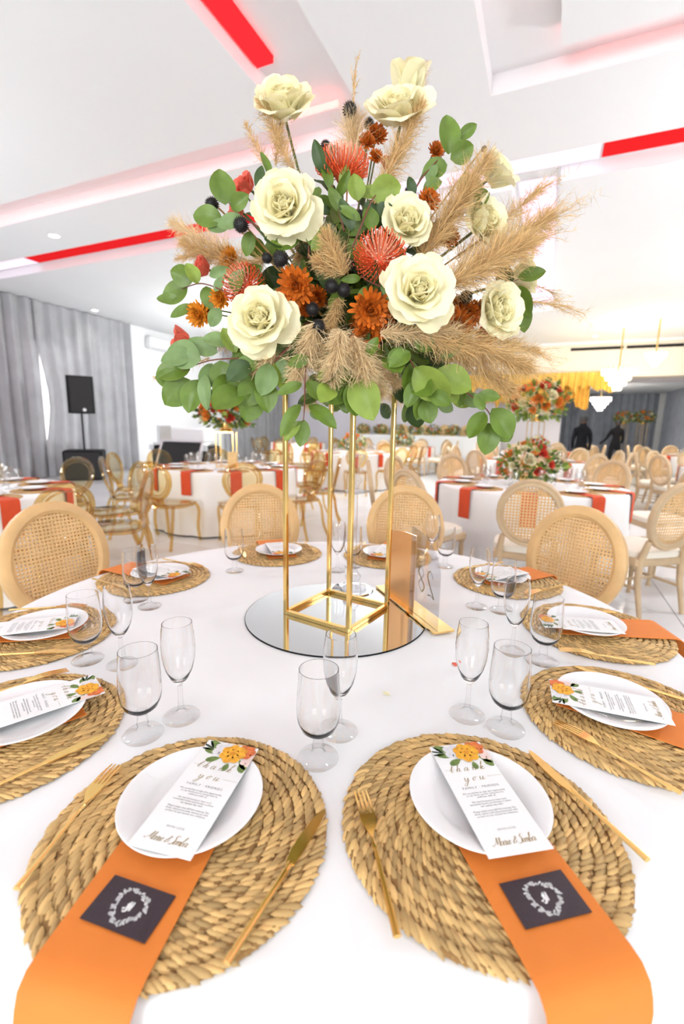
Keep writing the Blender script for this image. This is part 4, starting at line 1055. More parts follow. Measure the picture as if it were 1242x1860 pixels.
sprig([(860, 560), (910, 525), (945, 505)], [(940, 505, 10, 46, 1, G), (930, 515, 130, 42, 1, DK), (935, 520, 290, 60, 1, G), (945, 545, 275, 56, 1, G), (905, 525, 70, 40, 1, DK)], -.18, -.08)
sprig([(625, 420), (612, 370), (600, 330), (590, 300)], [(600, 345, 105, 50, 0, G), (592, 320, 110, 55, 0, DK), (610, 360, 60, 46, 0, G), (625, 390, 120, 50, 0, G), (600, 380, 190, 46, 0, DK), (620, 345, 75, 40, 0, LL), (580, 340, 250, 40, 1, G), (590, 395, 210, 50, 0, DK)], -.16, -.08)
sprig([(640, 450), (660, 400), (675, 365), (690, 345)], [(650, 365, 100, 40, 3, LL), (672, 352, 15, 56, 3, LL), (672, 375, 270, 40, 3, G), (685, 370, 320, 44, 1, DK), (655, 400, 150, 46, 0, G), (640, 420, 110, 56, 0, DK), (690, 350, 180, 40, 1, LL)], -.22, -.18)
sprig([(560, 470), (560, 440), (545, 420)], [(560, 440, 10, 52, 2, LL), (555, 430, 330, 44, 1, G), (545, 430, 200, 50, 1, G), (565, 455, 45, 40, 1, LL), (530, 440, 180, 48, 1, DK), (575, 410, 320, 44, 0, DK), (590, 400, 300, 40, 0, DK)], -.22, -.2)
sprig([(690, 520), (668, 510), (655, 500)], [(665, 520, 250, 40, 0, G), (690, 515, 300, 40, 0, BL), (655, 505, 190, 36, 0, G), (680, 505, 80, 34, 0, DK), (700, 520, 330, 34, 0, G)], -.24, -.24)
# filler foliage towards the heart, all round
for i in range(46):
    a = rnd.uniform(0, 2 * PI); el = rnd.uniform(-.75, 1.35); d = Vector((math.cos(a) * math.cos(el), math.sin(a) * math.cos(el), math.sin(el)))
    if d.y < -.75 and el < .6 and rnd.random() < .5: continue
    Lb = rnd.uniform(.20, .33) * (1.15 if el > .5 else 1) * (.62 if d.y < -.25 else 1); p0 = BCL + Vector((0, 0, -.08)); p1 = p0 + d * Lb + Vector((0, 0, -.03 * (el < 0)))
    b = MB(); b.tube([p0, (p0 + p1) / 2 + Vector((0, 0, .015)), p1], [.003, .0024, .0012], 5); o = b.build('foliage_branch', 'stem_green', ARR)
    for k in range(8):
        t = .35 + .65 * k / 7; q = p0.lerp(p1, t); side = d.cross(Vector((rnd.uniform(-1, 1), rnd.uniform(-1, 1), rnd.uniform(-1, 1)))).normalized()
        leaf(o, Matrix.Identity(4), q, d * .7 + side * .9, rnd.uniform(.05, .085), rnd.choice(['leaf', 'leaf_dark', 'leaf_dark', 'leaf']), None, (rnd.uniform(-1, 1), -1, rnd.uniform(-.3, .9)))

for i in range(26):
    th = rnd.uniform(PI * 1.08, PI * 1.92); el = rnd.uniform(-.7, 1.0); d = Vector((math.cos(th) * math.cos(el), math.sin(th) * math.cos(el), math.sin(el)))
    Lb = rnd.uniform(.14, .21); p0 = BCL + Vector((0, 0, -.05)); p1 = p0 + d * Lb
    b = MB(); b.tube([p0, (p0 + p1) / 2, p1], [.003, .0024, .0012], 5); o = b.build('foliage_branch', 'stem_straw', ARR)
    for k in range(6):
        t = .5 + .5 * k / 5; q = p0.lerp(p1, t); side = d.cross(Vector((rnd.uniform(-1, 1), rnd.uniform(-1, 1), rnd.uniform(-1, 1)))).normalized()
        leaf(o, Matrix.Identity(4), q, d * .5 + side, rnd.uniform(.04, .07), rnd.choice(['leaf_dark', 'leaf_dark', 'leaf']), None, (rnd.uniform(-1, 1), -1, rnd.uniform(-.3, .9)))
for k in range(3):                       # low skirt of leaves over the rim of the stand
    for i in range(9):
        th = 2 * PI * (i + .33 * k) / 9; d = Vector((math.cos(th), math.sin(th), -.25 - .2 * k)); p0 = BCL + Vector((math.cos(th) * .07, math.sin(th) * .07, -.10)); p1 = p0 + d * (.16 + .05 * k)
        b = MB(); b.tube([p0, p0 + d * .1 + Vector((0, 0, .02)), p1], [.0026, .002, .001], 5); o = b.build('foliage_branch', 'stem_red', ARR)
        for j in range(5):
            q = p0.lerp(p1, .4 + .6 * j / 4); leaf(o, Matrix.Identity(4), q, Vector((d.x, d.y, -.6)) + Vector((rnd.uniform(-.7, .7), rnd.uniform(-.7, .7), rnd.uniform(-.4, .4))), rnd.uniform(.05, .085), rnd.choice(['leaf', 'leaf_light', 'leaf_dark', 'leaf_blue']))

# ---- pampas plumes
def plume(base, tip, w_px, dy0, dy1, n=420, mat='pampas', hairs=0, droop=.0, thick=.00075):
    p0 = P3(*base, dy0); p1 = P3(*tip, dy1); ax = p1 - p0; Lp = ax.length; wd = w_px / pxm((p0 + p1) / 2) * .56
    mid = (p0 + p1) / 2 + Vector((0, 0, droop * Lp)); stem = smooth_pts([p0, mid, p1], 10); ns = len(stem) - 1
    b = MB(); b.tube(stem, [.0016 - .0011 * i / ns for i in range(ns + 1)], 5)
    r = rnd; G_ = Vector((0, 0, -1))
    def rv(): return Vector((r.gauss(0, 1), r.gauss(0, 1), r.gauss(0, 1)))
    def hair(q, d, L, th, nb, curl):
        pts = [q]; dd = d.copy(); bend = rv() * curl + G_ * .10
        for k in range(4):
            dd = (dd + bend * .25 + rv() * curl * .35).normalized(); pts.append(pts[-1] + dd * L / 4)
        sd = d.cross(rv()).normalized() * th; v = []
        for k, p in enumerate(pts): kk = (1, 1, .85, .6, .25)[k]; v += [p - sd * kk, p + sd * kk]
        b.add(v, [(2 * k, 2 * k + 1, 2 * k + 3, 2 * k + 2) for k in range(4)])
        for _ in range(nb):
            k = r.randrange(1, 4); f0 = pts[k].lerp(pts[k + 1], r.random()); e2 = f0 + (d * .8 + rv() * .65).normalized() * L * r.uniform(.15, .32)
            b.add([f0 - sd * .6, f0 + sd * .6, e2], [(0, 1, 2)])
    for i in range(int(n * 2.2)):
        t = r.random() ** .9; k = t * ns; a_ = int(min(ns - 1, k)); q = stem[a_].lerp(stem[a_ + 1], k - a_)
        tg = (stem[min(ns, a_ + 1)] - stem[max(0, a_ - 1)]).normalized()
        rad = rv(); rad -= tg * rad.dot(tg); rad.normalize()
        env = math.sin(PI * min(1, .22 + .72 * t)) ** .7
        hair(q + rad * wd * env * .15 * r.random(), (rad * r.uniform(.25, 1.15) + tg * r.uniform(.45, 1.2)).normalized(), wd * env * r.uniform(.45, 1.25), thick * r.uniform(.5, 1.1), 3, .45)
    for i in range(hairs):
        t = r.uniform(.45, 1); k = t * ns; a_ = int(min(ns - 1, k)); q = stem[a_].lerp(stem[a_ + 1], k - a_); tg = (stem[min(ns, a_ + 1)] - stem[max(0, a_ - 1)]).normalized()
        hair(q, (tg + rv() * .16).normalized(), Lp * r.uniform(.2, .45), thick * 1.2, 14, .12)
    o = b.build('pampas_plume', mat, ARR, smooth=False); o['kind'] = 'stuff'
    return o
for a in [((535, 315), (470, 178), 52, 0, .02, 260), ((485, 305), (446, 225), 34, .03, .05, 120), ((500, 300), (510, 225), 40, .03, .03, 120), ((645, 300), (640, 215), 84, .02, .02, 320, 'pampas_pale'), ((640, 215), (646, 120), 16, .02, .03, 40, 'pampas', 14),
          ((680, 370), (765, 190), 70, -.08, -.04, 520), ((740, 230), (772, 118), 44, .06, .08, 220), ((765, 470), (885, 285), 100, -.16, -.08, 620), ((790, 450), (860, 330), 60, -.12, -.1, 260),
          ((810, 520), (1000, 392), 105, -.2, -.08, 560, 'pampas', 40), ((800, 525), (965, 440), 110, -.26, -.2, 560), ((830, 470), (980, 345), 70, -.02, .06, 240, 'pampas', 26), ((850, 480), (990, 430), 50, -.1, .0, 160, 'pampas', 26),
          ((790, 600), (960, 668), 105, -.26, -.18, 620, 'pampas', 30), ((810, 630), (930, 710), 90, -.2, -.12, 380, 'pampas', 24), ((850, 600), (980, 640), 50, -.15, -.06, 200, 'pampas', 30), ((880, 535), (1030, 556), 26, -.05, .04, 60, 'pampas', 22), ((900, 490), (1000, 530), 24, .02, .1, 40, 'pampas', 14),
          ((690, 605), (830, 602), 70, -.3, -.26, 380, 'pampas_pale'), ((760, 610), (860, 640), 70, -.28, -.24, 300), ((500, 640), (440, 690), 50, -.26, -.24, 180, 'pampas_pale'), ((620, 600), (600, 690), 80, -.33, -.33, 360, 'pampas_pale'), ((660, 640), (720, 700), 60, -.2, -.18, 240, 'pampas_pale'), ((480, 470), (430, 500), 60, -.08, -.06, 240), ((600, 600), (690, 715), 95, -.28, -.26, 620, 'pampas_pale'), ((640, 610), (668, 690), 80, -.3, -.3, 380, 'pampas_pale'), ((575, 585), (535, 690), 75, -.3, -.28, 480, 'pampas_pale'), ((560, 600), (600, 700), 50, -.26, -.24, 220, 'pampas_pale'),
          ((470, 600), (358, 632), 52, -.2, -.14, 380), ((450, 480), (312, 405), 70, .02, .1, 420, 'pampas_pale'), ((440, 490), (330, 440), 70, .0, .05, 360), ((420, 450), (320, 470), 40, .02, .06, 160),
          ((625, 500), (590, 425), 62, -.27, -.26, 420, 'pampas'), ((610, 500), (570, 470), 44, -.26, -.25, 240, 'pampas'), ((615, 540), (600, 600), 50, -.24, -.24, 220), ((760, 640), (720, 720), 90, .15, .18, 420, 'pampas_pale'), ((600, 640), (560, 740), 60, .18, .2, 220, 'pampas_pale'), ((640, 620), (660, 730), 70, .2, .22, 260, 'pampas_pale'),
          ((380, 650), (278, 688), 26, -.1, -.05, 90), ((440, 600), (500, 660), 60, -.18, -.18, 260), ((650, 380), (630, 480), 60, -.02, -.05, 220), ((700, 420), (720, 380), 40, -.06, -.08, 160), ((560, 400), (540, 470), 60, -.08, -.1, 200)]:
    plume(*a)
# fine wisps trailing from the right hand plumes
# ------------------------------------------------------------------ other tables
CLOTH_FAR = cloth_mesh('tablecloth', .90, 9, 'linen_far', False)
CLOTH_NEAR = cloth_mesh('tablecloth', .90, 12, 'linen_far', True, folds=16)
b = MB(); prof = [(0, .007)]
for k in range(13): r0 = .19 * (k + .5) / 13; prof += [(r0, .0085), (.19 * (k + 1) / 13, .0055)]
b.lathe(prof + [(.19, 0), (0, 0)], 40); MAT_FAR = b.mesh('placemat', 'seagrass_far', True, 60)
def far_glass(parts, name):
    me = [p.copy() for p in parts]
    for q in me: q.materials.clear(); q.materials.append(MATS['thin_glass'])
    return me
def low_glass(prof, n=14):
    b = MB(); b.lathe(prof, n); return b.mesh('wine_glass', 'thin_glass', True, 60)
FLUTE_FAR = low_glass([(0, 0), (.034, 0), (.033, .003), (.009, .009), (.0045, .03), (.0046, .066), (.017, .083), (.0295, .122), (.031, .145), (.0268, .191)])
GOBLET_FAR = low_glass([(0, 0), (.035, 0), (.033, .004), (.0105, .011), (.009, .03), (.010, .044), (.028, .057), (.0365, .092), (.0355, .118), (.0325, .163)])
def nap_far_mesh():
    b = MB(); R0 = .90
    def fn(u, v):
        y = (u - .5) * .13; d = v * .53; edge = .248
        if d < edge: x = d; z = .0125
        else:
            a = (d - edge) / .02
            x = edge + .02 * math.sin(min(a, PI / 2)); z = .0125 - .02 * (1 - math.cos(min(a, PI / 2))) - max(0, a - PI / 2) * .02
        return (x, y, z)
    b.grid(fn, 4, 22); n = len(b.v); fs = list(b.f); b.v += [(x - .002, y, z - .002) for x, y, z in b.v]; b.f += [tuple(i + n for i in q)[::-1] for q in fs]; b.m += [0] * len(fs)
    return b.mesh('napkin', 'napkin_red', True, 60)
NAP_FAR = nap_far_mesh()
def seat_ring(c, phase, n=10, R=.90): return [(phase + 2 * PI * i / n) for i in range(n)]
SEATW = {0: 'front', 1: 'front right', 2: 'right', 3: 'back right', 4: 'rear right', 5: 'rear', -1: 'front left', -2: 'left', -3: 'back left', -4: 'rear left', -5: 'rear'}
def lay_table(c, phase, where, chair, n=10, chairs=True, skip=(), near=False, glasses=True, crad=1.25):
    c = Vector((c[0], c[1], 0)); grp = where
    o = link('tablecloth', CLOTH_NEAR if near else CLOTH_FAR); o.location = c; o.rotation_euler = (0, 0, phase); tag(o, 'white floor length cloth on the ' + where, 'tablecloth')
    for i, a in enumerate(seat_ring(c, phase, n)):
        d = Vector((math.cos(a), math.sin(a), 0))
        vd_ = Vector((CAM.x - c.x, CAM.y - c.y, 0)); rel = (math.atan2(vd_.y, vd_.x) - a) % (2 * PI); k_ = round(rel / (PI / 5)); k_ = k_ - 10 if k_ > 5 else k_
        sw = SEATW[-k_] + ' seat of the ' + where
        p = c + d * .70
        o = link('placemat', MAT_FAR, None, loc=(p.x, p.y, TZ), rot=(0, 0, a)); tag(o, 'seagrass placemat at the ' + sw, 'placemat', 'placemats on the ' + grp)
        o = link('napkin', NAP_FAR, None, loc=((c + d * .665).x, (c + d * .665).y, TZ), rot=(0, 0, a)); tag(o, 'red napkin at the ' + sw, 'napkin', 'red napkins on the ' + grp)
        q = c + d * .665
        o = link('plate', PLATE_FAR, None, loc=(q.x, q.y, TZ + .0135)); tag(o, 'white plate at the ' + sw, 'plate', 'plates on the ' + grp)
        if glasses:
            g1 = c + d * .44 + Vector((-d.y, d.x, 0)) * .10; g2 = c + d * .47 + Vector((-d.y, d.x, 0)) * .19
            o = link('champagne_flute', FLUTE_FAR, None, loc=(g1.x, g1.y, TZ)); tag(o, 'champagne flute at the ' + sw, 'glass', 'flutes on the ' + grp)
            o = link('water_goblet', GOBLET_FAR, None, loc=(g2.x, g2.y, TZ)); tag(o, 'water goblet at the ' + sw, 'glass', 'goblets on the ' + grp)
        if chairs and i not in skip:
            s = c + d * crad
            key, mk, word = chair
            put(key, mk, s, a + PI / 2, word + ' at the ' + sw, 'chairs at the ' + grp)
mk_grey = lambda l: cane_chair(l, 'chair_wood_grey', 1)
mk_ghost = lambda l: ghost_chair(l)
CG = ('canegrey', mk_grey, 'cane chair'); GC = ('ghost', mk_ghost, 'clear amber chair')
def w2(s, t): v = rm(s, t); return (v.x, v.y)
RT = (1.95, 3.50); ML = (-1.50, 4.95); LT = (-3.10, 2.35)
lay_table(RT, R_(249), 'near right table with low flowers', CG, near=True, crad=1.34)
lay_table(ML, R_(254), 'left table with tall flowers', GC, near=True, crad=1.22)
lay_table(LT, R_(10), 'table at the left edge', GC, near=True, skip=(5, 6, 7), crad=1.27)
for c, w_ in ((RT, 'near right'), (ML, 'clear chair'), (LT, 'left edge')):
    e = table_under('round table under the cloth of the %s table' % w_, Vector((*c, 0)))
    e.scale = (.97, .97, 1)
FAR = [(w2(-3.41, 8.44), 20, 'mid table behind the gold stand', GC), (w2(.3, 8.2), 33, 'mid table with tall flowers', CG), (w2(3.5, 8.2), 5, 'mid table at the right edge', CG),
       (w2(.3, 12.3), 12, 'far table on the right', CG), (w2(-3.4, 12.5), 25, 'far table in the centre', CG), (w2(3.95, 12.5), 8, 'far table at the right edge', CG), (w2(-7.1, 12.6), 3, 'far table before the left curtain', GC)]
for c, ph, w_, ch in FAR: lay_table(c, R_(ph), w_, ch)

# ---- centrepieces
def blossom_mesh(mat, seed):
    b = MB(); r = random.Random(seed)
    for k in range(10):
        ring = k // 4; me = petal_mesh(.8, .5, R_(5 + 24 * ring), R_(25), .4, R_(30), k + seed, mat, nu=3, nv=4)
        M = Matrix.Rotation(2 * PI * k / 4 + ring * .8, 4, 'Z') @ Matrix.Translation((0, .08 + .06 * ring, 0)); b.add([tuple(v.co) for v in me.vertices], [tuple(p.vertices) for p in me.polygons], 0, M); bpy.data.meshes.remove(me)
    return b.mesh('blossom', mat, True, 80)
BLO = [blossom_mesh(m_, i) for i, m_ in enumerate(('blossom_cream', 'blossom_red', 'blossom_orange', 'blossom_cream', 'blossom_orange'))]
def centrepiece(loc, R0, label, seed, stand=0.0, n=20, hscale=.75):
    r = random.Random(seed)
    if stand:
        e = empty('flower_stand', 'slim gold stand under the ' + label.replace(' on a tall stand', ''), 'flower stand', loc)
        for sx in (-1, 1):
            for sy in (-1, 1):
                b = MB(); b.box((sx * .11, sy * .11, stand / 2), (.012, .012, stand)); b.build('leg', 'gold', e, smooth=False)
        for z in (.006, stand - .006):
            b = MB()
            for k in range(4): b.box((0, .11, z), (.21, .012, .012), 0, Matrix.Rotation(k * PI / 2, 4, 'Z'))
            b.build('frame_ring', 'gold', e, smooth=False)
        b = MB(); b.lathe([(0, stand), (.10, stand), (.10, stand + .008), (0, stand + .008)], 20); b.build('top_plate', 'gold', e)
    z0 = loc[2] + stand + (.010 if stand else 0)
    e = empty('flower_centrepiece', label, 'flower arrangement', (loc[0], loc[1], z0))
    b = MB(); b.lathe([(0, 0), (.07, 0), (.095, .05), (.09, .10), (.06, .11), (0, .11)], 18); b.build('vase', 'gold', e)
    b = MB(); C0 = Vector((0, 0, .10 + R0 * hscale * .55))
    for i in range(300):
        d = Vector((r.gauss(0, 1), r.gauss(0, 1), r.gauss(0, .8) - .15)).normalized(); p = C0 + Vector((d.x * R0, d.y * R0, d.z * R0 * hscale)) * r.uniform(.6, 1.12)
        if p.z < .075: p.z = .075 + r.random() * .05
        M = basis(p, d + Vector((r.uniform(-.6, .6), r.uniform(-.6, .6), r.uniform(-.6, .6))), r.uniform(0, 6)); s = R0 * r.uniform(.18, .32)
        b.add([(0, -s * .2, 0), (s * .3, 0, s * .5), (0, s * .12, s), (-s * .3, 0, s * .5)], [(0, 1, 2, 3)], r.choice((0, 1, 1, 2)), M)
    o = b.build('foliage', ['leaf_light', 'leaf', 'leaf_dark'], e, smooth=False); o['kind'] = 'stuff'
    for i in range(n):
        t = (i + .5) / n; ph = math.acos(1 - 1.45 * t); th = i * 2.39996 + seed
        d = Vector((math.sin(ph) * math.cos(th), math.sin(ph) * math.sin(th), math.cos(ph))); p = C0 + Vector((d.x * R0, d.y * R0, d.z * R0 * hscale)) * r.uniform(.78, .95)
        if p.z < .05: continue
        link('blossom', r.choice(BLO), e, M=basis(p, d, r.uniform(0, 6)) @ Matrix.Scale(R0 * r.uniform(.20, .32), 4))
    return e
centrepiece((*RT, TZ), .27, 'low bowl of red, orange and cream flowers on the near right table', 3, n=22)
centrepiece((*ML, TZ), .34, 'tall flower arrangement on the table with clear chairs', 5, stand=.46, n=26, hscale=.6)
centrepiece((*FAR[0][0], TZ), .26, 'low orange flowers on the table in line with the gold stand', 7)
centrepiece((*FAR[1][0], TZ), .46, 'tall round flower arrangement in the mid hall at right', 9, stand=.72, n=34, hscale=.8)
for i, k in enumerate((2, 3, 4)): centrepiece((*FAR[k][0], TZ), .25, 'small low flowers on the ' + FAR[k][2], 11 + i)
for i, (px, lb) in enumerate(((1133, 'pale flowers'), (1168, 'pink and cream flowers'))):
    p = at_y(px, 765, 17.5 - i)
    e = centrepiece((p.x, p.y, 0.0), .34, lb + ' on a tall stand before the far right curtain', 21 + i, stand=1.62, n=16, hscale=.7)

# ---- near table number on the clear chair table
e = empty('menu_holder', 'tan upright card holder on the table with clear chairs', 'card holder', (ML[0] + .12, ML[1] - .22, TZ), R_(15))
b = MB(); b.rbox((0, 0, .004), (.17, .06, .008), .001); b.build('base_plate', 'gold', e); b = MB(); b.rbox((0, 0, .11), (.11, .004, .20), .001); b.build('card', 'chair_gold', e)

# ------------------------------------------------------------------ sound gear on the left
sp = at_z(158, 870, 0.0)
e = empty('subwoofer', 'black box subwoofer standing on the floor before the grey curtain', 'loudspeaker', sp, R_(20))
b = MB(); b.rbox((0, 0, .34), (.80, .7, .68), .03); b.build('cabinet', 'black', e); b = MB(); b.rbox((0, -.355, .34), (.72, .02, .60), .008); b.build('grille', 'black_grille', e)
e = empty('loudspeaker', 'black loudspeaker on a pole before the grey curtain', 'loudspeaker', (sp.x, sp.y, .68), R_(33))
b = MB(); b.tube([(0, 0, 0), (0, 0, .84)], .02, 10); b.build('pole', 'black', e)
b = MB(); v = []
sec = [(-.24, -.20), (.24, -.20), (.27, -.14), (.15, .22), (-.15, .22), (-.27, -.14)]
b.add([(x, y, .82) for x, y in sec] + [(x, y, 1.64) for x, y in sec], [tuple(range(6))[::-1], tuple(range(6, 12))] + [(i, (i + 1) % 6, 6 + (i + 1) % 6, 6 + i) for i in range(6)]); b.build('cabinet', 'black', e, ang=30)
b = MB(); b.rbox((0, -.205, 1.23), (.44, .02, .77), .008); b.build('grille', 'black_grille', e)
b = MB(); b.lathe([(0, 0), (.035, 0), (.035, .006), (0, .006)], 16, 0, Matrix.Translation((.05, -.216, .90)) @ Matrix.Rotation(PI / 2, 4, 'X')); b.build('badge', 'steel', e)
b = MB(); b.box((-.215, .06, 1.30), (.04, .12, .10), 0, Matrix.Rotation(0, 4, 'Z')); b.build('handle', 'black', e, smooth=False)
# amplifier / flight case
fp = at_z(300, 885, 0.0); fp = at_y(340, 850, 9.6); fp.z = 0
e = empty('flight_case', 'black and silver open flight case by the white wall', 'equipment case', fp, R_(-12))
b = MB(); b.rbox((0, 0, .42), (1.35, .7, .80), .02); b.build('case_body', 'black', e)
b = MB(); b.rbox((0, -.02, .86), (1.30, .6, .06), .01); b.rbox((-.62, .1, 1.02), (.07, .5, .5), .01); b.build('lid_edge', 'steel', e)
b = MB(); b.rbox((0, 0, 0), (.92, .10, .62), .02, 0, Matrix.Translation((.10, -.44, .62)) @ Matrix.Rotation(R_(-28), 4, 'X')); b.build('sloped_screen', 'black_grille', e)
b = MB()
for sx in (-1, 1): b.rbox((sx * .5, 0, 0), (.05, .12, .68), .01, 0, Matrix.Translation((.10, -.45, .62)) @ Matrix.Rotation(R_(-28), 4, 'X'))
b.rbox((0, 0, .33), (1.05, .12, .05), .01, 0, Matrix.Translation((.10, -.45, .62)) @ Matrix.Rotation(R_(-28), 4, 'X')); b.build('screen_frame', 'steel', e)
b = MB(); b.rbox((.12, .1, 1.06), (.85, .5, .32), .03); b.build('mixer', 'plastic_white', e)
for x, z in ((-.66, .05), (.66, .05), (-.66, .78), (.66, .78)):
    b = MB(); b.rbox((x, -.35, z), (.12, .05, .12), .01); b.build('corner_guard', 'steel', e)

# ------------------------------------------------------------------ stage end
tag(rbox_room('stage_platform', -8.2, 0.4, 15.7, 17.4, 0.0, .32, 'wall_paint'), 'low white stage at the back of the hall', 'stage')
o = rbox_room('head_table', -6.6, -1.0, 16.0, 16.7, .32, 1.05, 'linen_far', bev=.02); tag(o, 'long white head table on the stage', 'table')
for i in range(8):
    v = rm(-6.2 + i * .7, 16.3); centrepiece((v.x, v.y, 1.05), .24, 'low flowers on the head table, %s from the left' % ('first', 'second', 'third', 'fourth', 'fifth', 'sixth', 'seventh', 'eighth')[i], 40 + i, n=12)['group'] = 'flowers on the head table'
for i in range(3):
    v = rm(-3.9 + i * 1.25, 16.55)
    o = MB(); o.lathe([(0, 0), (.07, 0), (.07, .42), (.02, .43), (0, .43)], 16); o = o.build('pillar_candle', 'blossom_cream', None, loc=(v.x, v.y, 1.05)); tag(o, 'thick cream pillar candle, %s on the head table' % ('leftmost', 'middle', 'rightmost')[i], 'candle', 'pillar candles on the head table')
for i in range(7):
    v = rm(-6.6 + i * .85, 17.12, .325)
    e = empty('throne_chair', 'cream chair behind the head table, %s from the left' % ('first', 'second', 'third', 'fourth', 'fifth', 'sixth', 'seventh')[i], 'chair', v, ROOMROT, 'chairs behind the head table')
    b = MB(); b.rbox((0, 0, .25), (.48, .46, .44), .03); b.build('seat', 'cushion', e)
    b = MB(); b.lathe([(0, -.03), (.25, -.03), (.27, 0), (.25, .03), (0, .03)], 28, 0, Matrix.Translation((0, .2, .80)) @ Matrix.Scale(1.25, 4, (0, 0, 1)) @ Matrix.Rotation(PI / 2, 4, 'X')); b.build('backrest', 'chair_gold', e)
# gold drape hung under the bulkhead
def drape(s0, s1, t, z0, z1, label, seed):
    r = random.Random(seed); n = 46
    lows = [r.uniform(0, .32) for _ in range(n + 1)]
    def fn(u, v):
        a = u * 26; k = u * n; i = min(n - 1, int(k)); lo = lows[i] + (lows[i + 1] - lows[i]) * (k - i)
        z = z1 + (z0 + lo - z1) * v
        return (s0 + u * (s1 - s0), .06 * math.sin(2 * PI * a) * (.4 + v), z)
    b = MB(); b.grid(fn, 260, 6); o = b.build('gold_drape', 'gold_drape', None, ang=80); o.location = rm(0, t); o.rotation_euler = (0, 0, ROOMROT); return tag(o, label, 'drapery')
drape(-2.4, 2.3, 15.36, 2.40, 3.10, 'long gold fabric valance hanging below the beige bulkhead', 4)
drape(-1.6, 1.6, 15.75, 1.95, 2.97, 'lower gold fabric swag in front of the stage opening', 5)

# ---- chandeliers
def chandelier(p, s, label, mat, power, col, drop):
    e = empty('chandelier', label, 'chandelier', p)
    b = MB(); b.tube([(0, 0, .5 * s), (0, 0, drop)], .02, 8); b.build('rod', 'gold', e)
    for k, (r0, z, n) in enumerate(((.62, .30, 22), (.46, .08, 18), (.30, -.14, 14), (.15, -.34, 9))):
        b = MB(); b.tube([(r0 * s * math.cos(2 * PI * i / 28), r0 * s * math.sin(2 * PI * i / 28), (z + .12) * s) for i in range(28)], .018 * s, 6, closed=True); b.build('tier_ring', 'gold', e)
        b = MB()
        for i in range(n):
            a = 2 * PI * i / n; b.lathe([(0, -.16 * s), (.045 * s, -.08 * s), (.035 * s, .10 * s), (0, .12 * s)], 6, 0, Matrix.Translation((r0 * s * math.cos(a), r0 * s * math.sin(a), z * s)))
        b.build('crystal_drops', mat, e)
    b = MB(); b.tube([(0, 0, -.3 * s), (0, 0, .5 * s)], .05 * s, 8); b.build('core', 'gold', e)
    l = bpy.data.lights.new('chandelier_lamp', 'POINT'); l.energy = power; l.color = col; l.shadow_soft_size = .45 * s
    o = bpy.data.objects.new('chandelier_lamp', l); COL.objects.link(o); o.parent = e; o.location = (0, 0, -.5 * s)
pA = at_y(1122, 688, 11.6); chandelier(pA, 0.62, 'blazing warm crystal chandelier in front of the gold drape', 'lamp_warm', 180, (1, .86, .62), CZ - pA.z)
pB = at_y(1190, 652, 10.5); chandelier(pB, 0.34, 'bright white hanging crystal light right of the warm chandelier', 'lamp_glow', 90, (1, .96, .92), CZ - pB.z)
for i, (v, w_) in enumerate(((Vector((4.6, 2.2, 3.0)), 'just right of the frame'), (Vector((-5.6, 2.6, 3.0)), 'unseen left of the frame, added for light'), (Vector((7.2, 5.6, 3.0)), 'unseen far right of the frame, added for light'), (Vector((1.55, 9.0, 3.15)), 'hidden behind the large flowers in mid hall, added for light'), (Vector((-2.4, 11.0, 3.35)), 'hidden behind the large flowers before the stage, added for light'))):
    chandelier(v, .40, 'crystal chandelier hanging ' + w_, 'lamp_glow', (240, 270, 300, 430, 430)[i], (.93, .975, 1), CZ - v.z)  # all but the first are added out of sight to brighten ceiling and hall
pC = at_y(1090, 733, 19.5); chandelier(pC, 0.62, 'small white crystal chandelier before the far curtain', 'lamp_glow', 120, (1, .96, .9), 3.3 - pC.z)

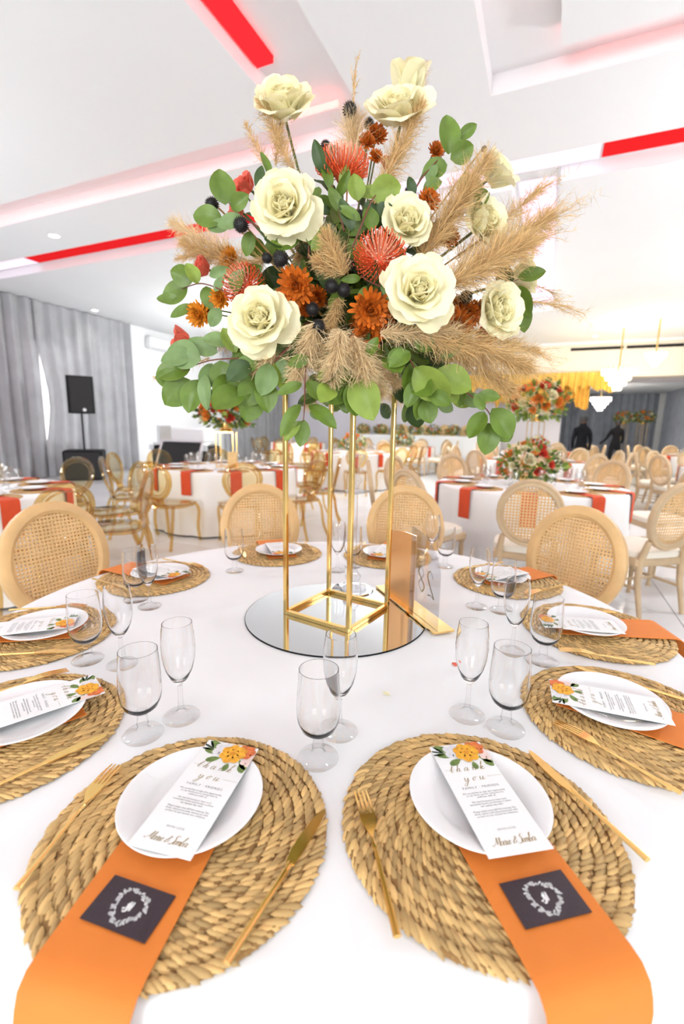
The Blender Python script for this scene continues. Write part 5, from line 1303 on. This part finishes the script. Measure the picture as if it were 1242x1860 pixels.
# ------------------------------------------------------------------ people far off on the right
def person(px, py_head, Y, label, lean, arm):
    p = at_y(px, py_head, Y); H = p.z; s = H / 1.74
    e = empty('person', label, 'person', (p.x, p.y, 0), R_(-25))
    me = bpy.data.meshes.new('body')
    J = [(0, 0, .93), (0, -.01, 1.15), (0, .0, 1.40), (0, 0, 1.50), (0, .01, 1.58), (0, .02, 1.68),
         (.15, 0, 1.40), (.19, .02, 1.14), (.18, .12 if arm else .03, .92 if not arm else 1.0), (-.15, 0, 1.40), (-.19 - .08 * arm, .03, 1.14), (-.18 - .26 * arm, .14, .96), (.1, 0, .90), (.11, 0, .50), (.11, .0, .06), (.11, .12, .03), (-.1, 0, .90), (-.11, .0, .50), (-.12, 0, .06), (-.12, .12, .03)]
    E = [(0, 1), (1, 2), (2, 3), (3, 4), (4, 5), (2, 6), (6, 7), (7, 8), (2, 9), (9, 10), (10, 11), (0, 12), (12, 13), (13, 14), (14, 15), (0, 16), (16, 17), (17, 18), (18, 19)]
    rad = [.13, .125, .13, .065, .09, .085, .085, .055, .04, .085, .055, .04, .10, .075, .05, .04, .10, .075, .05, .04]
    me.from_pydata([(x * s + lean * z * .08, y * s, z * s) for x, y, z in J], E, [])
    o = link('body', me, e); me.materials.append(MATS['suit'])
    md = o.modifiers.new('Skin', 'SKIN'); 
    for i, sv in enumerate(me.skin_vertices[0].data): sv.radius = (rad[i] * s, rad[i] * s * .8); sv.use_root = (i == 0)
    ss = o.modifiers.new('Subdivision', 'SUBSURF'); ss.levels = 1; ss.render_levels = 1
    b = MB(); b.lathe([(0, -.12), (.05, -.11), (.075, -.06), (.085, 0), (.085, .06), (.06, .105), (0, .125)], 16, 0, Matrix.Translation((lean * 1.6 * .08, .015, 1.63 * s)) @ Matrix.Scale(s, 4)); h = b.build('head', 'skin_dark', e)
    b = MB(); b.lathe([(.088, -.02), (.094, .04), (.07, .11), (0, .135)], 16, 0, Matrix.Translation((lean * 1.6 * .08, .005, 1.635 * s)) @ Matrix.Scale(s, 4)); b.build('hair', 'seed_black', e)
person(1061, 755, 9.4, 'person in dark clothes standing by the far tables, seen from behind', 0, 0)
person(1121, 763, 13.2, 'person in dark clothes bending an arm over a far table', .3, 1)

# ------------------------------------------------------------------ crumbs of petal on the cloth
for px, py, an, lb in ((829, 1210, .4, 'tiny fallen red petal on the cloth right of the mirror disc'), (708, 1262, 1.2, 'tiny fallen pale petal on the cloth in front of the mirror disc')):
    v = at_z(px, py, TZ + .002); me = petal_mesh(.016, .006, R_(80), R_(12), .2, R_(10), 77, 'coral_rose' if 'red' in lb else 'rose_outer', 'fallen_petal')
    o = link('fallen_petal', me, None, loc=v, rot=(0, 0, an)); tag(o, lb, 'petal')
